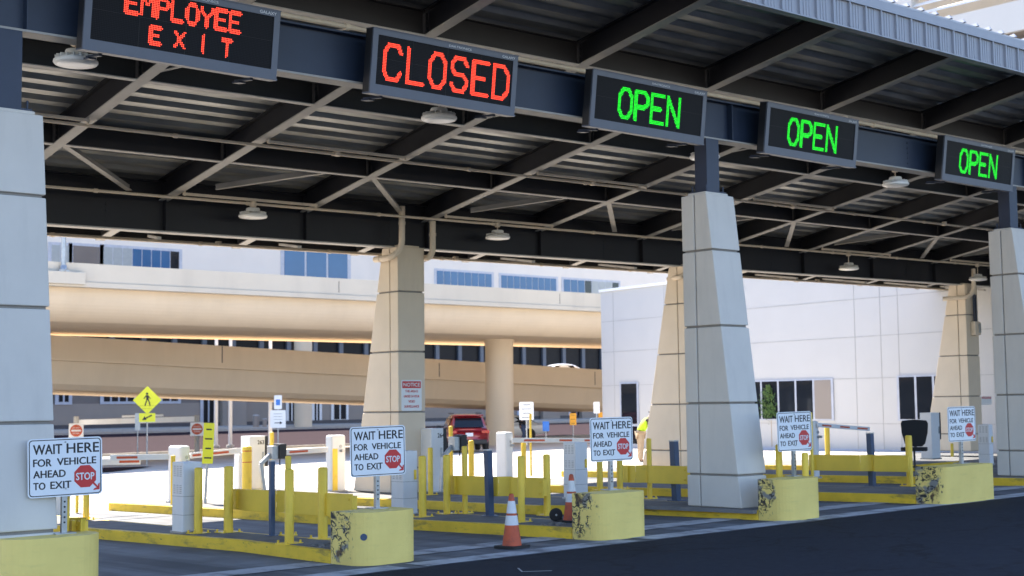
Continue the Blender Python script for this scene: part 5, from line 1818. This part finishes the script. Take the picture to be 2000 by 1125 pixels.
# ------------------------------------------------------------------ parking structure top right
pg = thing('parking_structure', 'tall pale parking structure with sunlit white louvres, top right corner', 'building', 75, 40, z=0, h=0)
def ppart(name, mb, mat, parent=pg, **kw):
    o = pg.location
    mb.v = [(x - o.x, y - o.y, z - o.z) for x, y, z in mb.v]
    return part(name, mb, mat, parent, **kw)
ppart('back_wall', MB().box(80, 84, 10, 62, -1, 34), 'tan_light')
for k in range(6):
    zt = HC + 22.75 - 4.2 * k
    ppart('spandrel_panel', MB().box(75, 75.3, 10, 62, zt - 1.75, zt), 'white_wall')
    ppart('floor_slab', MB().box(75.3, 80, 10, 62, zt - 1.70, zt - 1.3), 'taupe')
for yy in (14, 22.5, 31, 39.5, 48.2, 56.5):
    ppart('column', MB().box(74.9, 75.8, yy, yy + 0.95, -1, 34), 'white_wall')
for k in range(14):
    zz = HC + 23.3 + 0.55 * k
    ppart('louvre', MB().hexa([(75.0, 10, zz), (75.03, 10, zz), (75.03, 62, zz), (75.0, 62, zz)],
                              [(75.45, 10, zz + 0.30), (75.48, 10, zz + 0.30), (75.48, 62, zz + 0.30), (75.45, 62, zz + 0.30)]), 'brick_cap')

# ------------------------------------------------------------------ cars
def car(name, label, X, Y, z, rz, paint, L, W, Hh, suv=True):
    t = thing(name, label, 'car', X, Y, 0, rz, z=z)
    hw = W / 2
    if suv:
        low = [(0.0, .86, .46, .92), (0.06, .96, .36, 1.02), (0.5, 1.0, .30, 1.06), (2.8, 1.0, .28, 1.02), (3.6, .99, .30, .98), (4.25, .93, .34, .88), (4.5, .74, .42, .70)]
        up = [(0.06, .88, .74, 1.00, 1.04), (0.42, .93, .72, 1.02, Hh - .12), (0.75, .93, .72, 1.02, Hh - .03), (1.9, .93, .72, 1.0, Hh), (2.6, .92, .68, 1.0, Hh - .10), (3.45, .88, .76, .97, 1.0)]
    else:
        low = [(0.0, .84, .48, .84), (0.08, .94, .36, .94), (0.7, 1.0, .26, .96), (2.8, 1.0, .24, .92), (3.7, .98, .28, .86), (4.4, .90, .32, .76), (4.62, .72, .40, .62)]
        up = [(0.55, .82, .70, .93, .96), (1.25, .90, .66, .93, Hh - .08), (1.7, .91, .66, .92, Hh - .01), (2.3, .91, .66, .92, Hh), (2.7, .90, .64, .90, Hh - .07), (3.55, .86, .74, .86, .89)]
    s = L / low[-1][0]
    b = MB()
    def loft(rings):
        n = len(rings[0])
        vs = [p for r in rings for p in r]
        fs = []
        for i in range(len(rings) - 1):
            for j in range(n - 1):
                fs.append((i * n + j, i * n + j + 1, (i + 1) * n + j + 1, (i + 1) * n + j))
        fs.append(tuple(range(n)))
        fs.append(tuple(range(len(vs) - 1, len(vs) - n - 1, -1)))
        b.add(vs, fs, True)
    R1 = []
    for x, f, z0, z1 in low:
        w = hw * f
        zm = z0 + (z1 - z0) * 0.6
        half = [(w * 0.86, z0), (w * 0.98, z0 + 0.10), (w, zm), (w * 0.975, z1 - 0.06), (w * 0.90, z1)]
        R1.append([(x * s, -y, zz) for y, zz in half] + [(x * s, y, zz) for y, zz in half[::-1]])
    loft(R1)
    R2 = []
    for x, fb, ft, z0, z1 in up:
        half = [(hw * fb, z0 - 0.06), (hw * (fb * 0.6 + ft * 0.4), z0 + (z1 - z0) * 0.5), (hw * ft, z0 + (z1 - z0) * 0.93), (hw * ft * 0.85, z1)]
        R2.append([(x * s, -y, zz) for y, zz in half] + [(x * s, y, zz) for y, zz in half[::-1]])
    loft(R2)
    body = part('body', b, paint, t)
    md = body.modifiers.new('soft', 'SUBSURF')
    md.levels = md.render_levels = 1
    # glazing a touch proud of the cabin
    def gpt(i, u, f):
        """point on the cabin: station i (float), height fraction f, side sign u"""
        k = min(int(i), len(up) - 2)
        q = i - k
        A = [a + (c - a) * q for a, c in zip(up[k], up[k + 1])]
        wv = hw * (A[1] + (A[2] - A[1]) * f)
        return Vector((A[0] * s, u * wv, A[3] + (A[4] - A[3]) * f))
    gm = MB()
    pts = [gpt(0.15, -0.86, 0.5), gpt(0.15, 0.86, 0.5), gpt(0.93, 0.82, 0.88), gpt(0.93, -0.82, 0.88)]
    off = Vector((-0.035, 0, 0.03))
    gm.add([tuple(p + off) for p in pts], [(0, 3, 2, 1)])
    part('rear_window', gm, 'glass', t)
    gm = MB()
    pts = [gpt(4.9, -0.86, 0.5), gpt(4.9, 0.86, 0.5), gpt(4.1, 0.84, 0.9), gpt(4.1, -0.84, 0.9)]
    gm.add([tuple(p + Vector((0.03, 0, 0.03))) for p in pts], [(0, 1, 2, 3)])
    part('windscreen', gm, 'glass', t)
    for u in (-1, 1):
        gm = MB()
        pts = [gpt(1.15, u, 0.25), gpt(4.3, u, 0.25), gpt(3.9, u, 0.84), gpt(1.4, u, 0.84)]
        gm.add([tuple(p + Vector((0, u * 0.02, 0))) for p in pts], [(0, 1, 2, 3)])
        part('side_window', gm, 'glass', t)
        for xw in (0.86 * s if suv else 1.0, 3.62 * s):
            w = MB()
            w.lathe([(0.20, -0.10), (0.31, -0.11), (0.335, -0.09), (0.34, 0.0), (0.335, 0.09), (0.31, 0.11), (0.20, 0.10)], 24)
            w.xf(Matrix.Translation((xw, u * (hw - 0.11), 0.34)) @ Matrix.Rotation(math.radians(90), 4, 'X'))
            wh = part('wheel', w, 'rubber', t)
            w = MB().cyl((xw, u * (hw - 0.11) - 0.09, 0.34), (xw, u * (hw - 0.11) + 0.09, 0.34), 0.20, n=20)
            part('rim', w, 'galv', wh)
        tl = MB()
        z0 = 0.92 if suv else 0.78
        tl.box(-0.03, 0.14, min(u * hw * 0.58, u * hw * 0.95), max(u * hw * 0.58, u * hw * 0.95), z0 - 0.10, z0 + 0.04)
        part('tail_light', tl, 'tail', t, bevel=0.02)
        mr = MB()
        xm = 3.05 * s
        mr.box(xm - 0.08, xm + 0.06, min(u * (hw - 0.02), u * (hw + 0.20)), max(u * (hw - 0.02), u * (hw + 0.20)), 1.0, 1.14)
        part('mirror', mr, 'car_trim', t, bevel=0.03)
    pl = MB().box(-0.045, -0.02, -0.16, 0.16, 0.70 if suv else 0.66, 0.85 if suv else 0.80)
    part('licence_plate', pl, 'white_sign', t)
    bm = MB().box(-0.05, 0.10, -hw * 0.84, hw * 0.84, 0.36, 0.56)
    part('bumper', bm, 'car_trim', t, bevel=0.03)
    if suv:
        sp = MB().box(0.20, 0.60, -hw * 0.70, hw * 0.70, Hh - 0.10, Hh - 0.05)
        part('spoiler', sp, paint, t, bevel=0.02)
        for u in (-1, 1):
            rl = MB().bar((0.7, u * hw * 0.66, Hh + 0.01), (2.6, u * hw * 0.66, Hh + 0.0), 0.04, 0.04)
            part('roof_rail', rl, 'car_trim', t)
    return t
X, Y = G(917, 884, 0)
r = ray(917, 800)
car('suv', 'red SUV seen from behind, driving out past the bridge column', X, Y, gz(X, Y), math.atan2(r[1], r[0]) + math.radians(7), 'car_red', 4.5, 1.86, 1.68, True)
X, Y, z = AT(1066, 840, 84)
car('sedan', 'white sedan behind the white sign and the striped arm, tail to the right', X, Y, gz(X, Y), math.atan2(0.66, -0.75) + math.radians(3), 'car_white', 4.6, 1.82, 1.45, False)
Y = 64.2
X = PY(1150, 716, Y)[0]
car('sedan', 'silver white car whose roof shows above the ramp parapet', X, Y, z_at(1100, 709, Y)[1] - 1.47, math.atan2(0.55, -0.84) + 0.3, 'car_white', 4.6, 1.82, 1.45, False)

# ------------------------------------------------------------------ people
def skin(name, J, E, mat, parent, level=2):
    me = bpy.data.meshes.new(name)
    names = list(J)
    me.from_pydata([J[n][:3] for n in names], [(names.index(a), names.index(b)) for a, b in E], [])
    ob = bpy.data.objects.new(name, me)
    COL.objects.link(ob)
    ob.parent = parent
    md = ob.modifiers.new('skin', 'SKIN')
    md.use_smooth_shade = True
    md.branch_smoothing = 0.4
    for i, n in enumerate(names):
        rad = J[n][3]
        me.skin_vertices[0].data[i].radius = (rad, rad)
        me.skin_vertices[0].data[i].use_root = (i == 0)
    sb = ob.modifiers.new('soft', 'SUBSURF')
    sb.levels = sb.render_levels = level
    me.materials.append(M[mat])
    return ob
def person(label, X, Y, rz, top, legs, sleeve, pose, vest=None, h=0.0):
    """x right, y back (faces -y)"""
    t = thing('person', label, 'person', X, Y, h, rz)
    P = dict(pelvis=(0, 0, .95, .125), waist=(0, 0, 1.08, .115), chest=(0, 0, 1.30, .135), collar=(0, 0, 1.46, .075), neck=(0, -.01, 1.53, .055),
             jaw=(0, -.035, 1.60, .075), head=(0, -.015, 1.70, .098), crown=(0, 0, 1.77, .06), nose=(0, -.125, 1.655, .014),
             shl=(-.17, 0, 1.42, .062), shr=(.17, 0, 1.42, .062), ell=(-.25, .02, 1.15, .045), elr=(.25, .02, 1.15, .045),
             wrl=(-.24, -.08, .90, .030), wrr=(.24, -.08, .90, .030), hal=(-.235, -.10, .83, .036), har=(.235, -.10, .83, .036),
             hil=(-.09, 0, .90, .095), hir=(.09, 0, .90, .095), knl=(-.10, -.01, .50, .062), knr=(.10, -.01, .50, .062),
             anl=(-.11, .02, .09, .042), anr=(.11, .02, .09, .042), tol=(-.12, -.13, .04, .038), tor=(.12, -.13, .04, .038))
    for k, v in pose.items():
        P[k] = tuple(v) + (P[k][3],)
    E = [('pelvis', 'waist'), ('waist', 'chest'), ('chest', 'collar'), ('collar', 'neck'), ('neck', 'jaw'), ('jaw', 'head'), ('head', 'crown'), ('head', 'nose')]
    for s in 'lr':
        E += [('chest', 'sh' + s), ('sh' + s, 'el' + s), ('el' + s, 'wr' + s), ('wr' + s, 'ha' + s), ('pelvis', 'hi' + s), ('hi' + s, 'kn' + s), ('kn' + s, 'an' + s), ('an' + s, 'to' + s)]
        wx, hx = Vector(P['wr' + s][:3]), Vector(P['ha' + s][:3])
        d = (hx - wx).normalized()
        side = Vector((1, 0, 0)) if abs(d.x) < 0.8 else Vector((0, 1, 0))
        for q, (o, ln) in enumerate(((-.03, .075), (-.01, .09), (.01, .085), (.028, .065))):
            tip = hx + d * ln + side * o + Vector((0, -0.01, 0))
            P['f%d%s' % (q, s)] = (*tip, .009)
            E.append(('ha' + s, 'f%d%s' % (q, s)))
        th = wx.lerp(hx, 0.5) - side * (-.05 if s == 'l' else .05)
        P['th' + s] = (*th, .010)
        E.append(('wr' + s, 'th' + s))
    skin('body', P, E, 'skin', t)
    g = lambda names, k, pad: {n: (*P[n][:3], P[n][3] + pad) for n in names}
    skin('shirt', g(['waist', 'chest', 'collar', 'shl', 'shr', 'ell', 'elr', 'wrl', 'wrr', 'pelvis'], 0, .016),
         [('waist', 'chest'), ('pelvis', 'waist'), ('chest', 'collar'), ('chest', 'shl'), ('chest', 'shr'), ('shl', 'ell'), ('shr', 'elr'), ('ell', 'wrl'), ('elr', 'wrr')], top, t)
    skin('trousers', g(['pelvis', 'hil', 'hir', 'knl', 'knr', 'anl', 'anr'], 0, .018),
         [('pelvis', 'hil'), ('pelvis', 'hir'), ('hil', 'knl'), ('hir', 'knr'), ('knl', 'anl'), ('knr', 'anr')], legs, t)
    for s in 'lr':
        skin('shoe', {'a': (*P['an' + s][:2], .06, .05), 'b': (*P['to' + s][:2], .045, .045)}, [('a', 'b')], 'rubber', t)
    hx_, hy_, hz_ = P['head'][:3]
    skin('hair', {'a': (hx_, hy_ + .035, hz_ + .04, .088), 'b': (hx_, hy_ + .065, hz_ - .02, .075)}, [('a', 'b')], 'hair', t)
    fc = MB()
    for sx in (-1, 1):
        fc.lathe([(0.001, -0.010), (0.010, 0), (0.001, 0.010)], 8, (sx * 0.035, -0.105, 1.685))
        fc.lathe([(0.001, -0.03), (0.014, 0), (0.001, 0.03)], 8, (sx * 0.098, 0.0, 1.67))
    fc.box(-0.025, 0.025, -0.112, -0.104, 1.604, 1.612)
    fc.v = [(x + hx_, y + hy_ + .015, z + hz_ - 1.70) for x, y, z in fc.v]
    part('face_features', fc, 'brown_cloth', t)
    if vest:
        skin('safety_vest', {n: (*P[n][:3], r) for n, r in (('pelvis', .165), ('waist', .155), ('chest', .175), ('shl', .088), ('shr', .088), ('collar', .10))},
             [('waist', 'chest'), ('pelvis', 'waist'), ('chest', 'shl'), ('chest', 'shr'), ('chest', 'collar')], vest, t)
    return t
X, Y, z = AT(1021, 850, 77)
person('person in a black top and blue jeans walking beyond the barrier arm', X, Y, math.radians(20), 'navy_cloth', 'jeans', 'navy_cloth',
       dict(wrl=(-.34, -.05, .92), hal=(-.37, -.07, .86), ell=(-.30, .03, 1.15), knl=(-.11, -.12, .50), anl=(-.11, .02, .09), tol=(-.12, -.13, .04)))
X, Y = G(1258, 905, 0.05)
X, Y, z = AT(1251, 860, 46)
person('person in a lime safety vest and khaki trousers leaning toward the rear column', X, Y, math.radians(60), 'brown_cloth', 'khaki', 'brown_cloth',
       dict(waist=(0, -.04, 1.07), chest=(.02, -.17, 1.26), collar=(.03, -.27, 1.39), neck=(.03, -.32, 1.44), jaw=(.03, -.38, 1.49), head=(.03, -.40, 1.59), crown=(.03, -.39, 1.66), nose=(.03, -.50, 1.55),
            shl=(-.15, -.25, 1.36), shr=(.19, -.25, 1.36), elr=(.22, -.46, 1.28), wrr=(.18, -.60, 1.44), har=(.17, -.64, 1.49), ell=(-.22, -.24, 1.10), wrl=(-.17, -.44, 1.02), hal=(-.16, -.50, 1.0)), vest='hivis')
X, Y, z = AT(1067, 832, 64)
t, w, hh, H = post_sign('blue_sign', 'bright blue sign on a post beside the tail of the white sedan', 1066, 823, 860, 13, 19, 'blue_sign', d=64)

mb = MB()
for a, b in (((1012, 1110), (1020, 1117)), ((1018, 1117), (1078, 1115))):
    A, Bq = G(a[0], a[1], 0), G(b[0], b[1], 0)
    mb.bar((A[0], A[1], gz(*A) + 0.003), (Bq[0], Bq[1], gz(*Bq) + 0.003), 0.02, 0.002)
ob = part('road_paint_mark', mb, 'kerb_far')
ob['kind'] = 'structure'
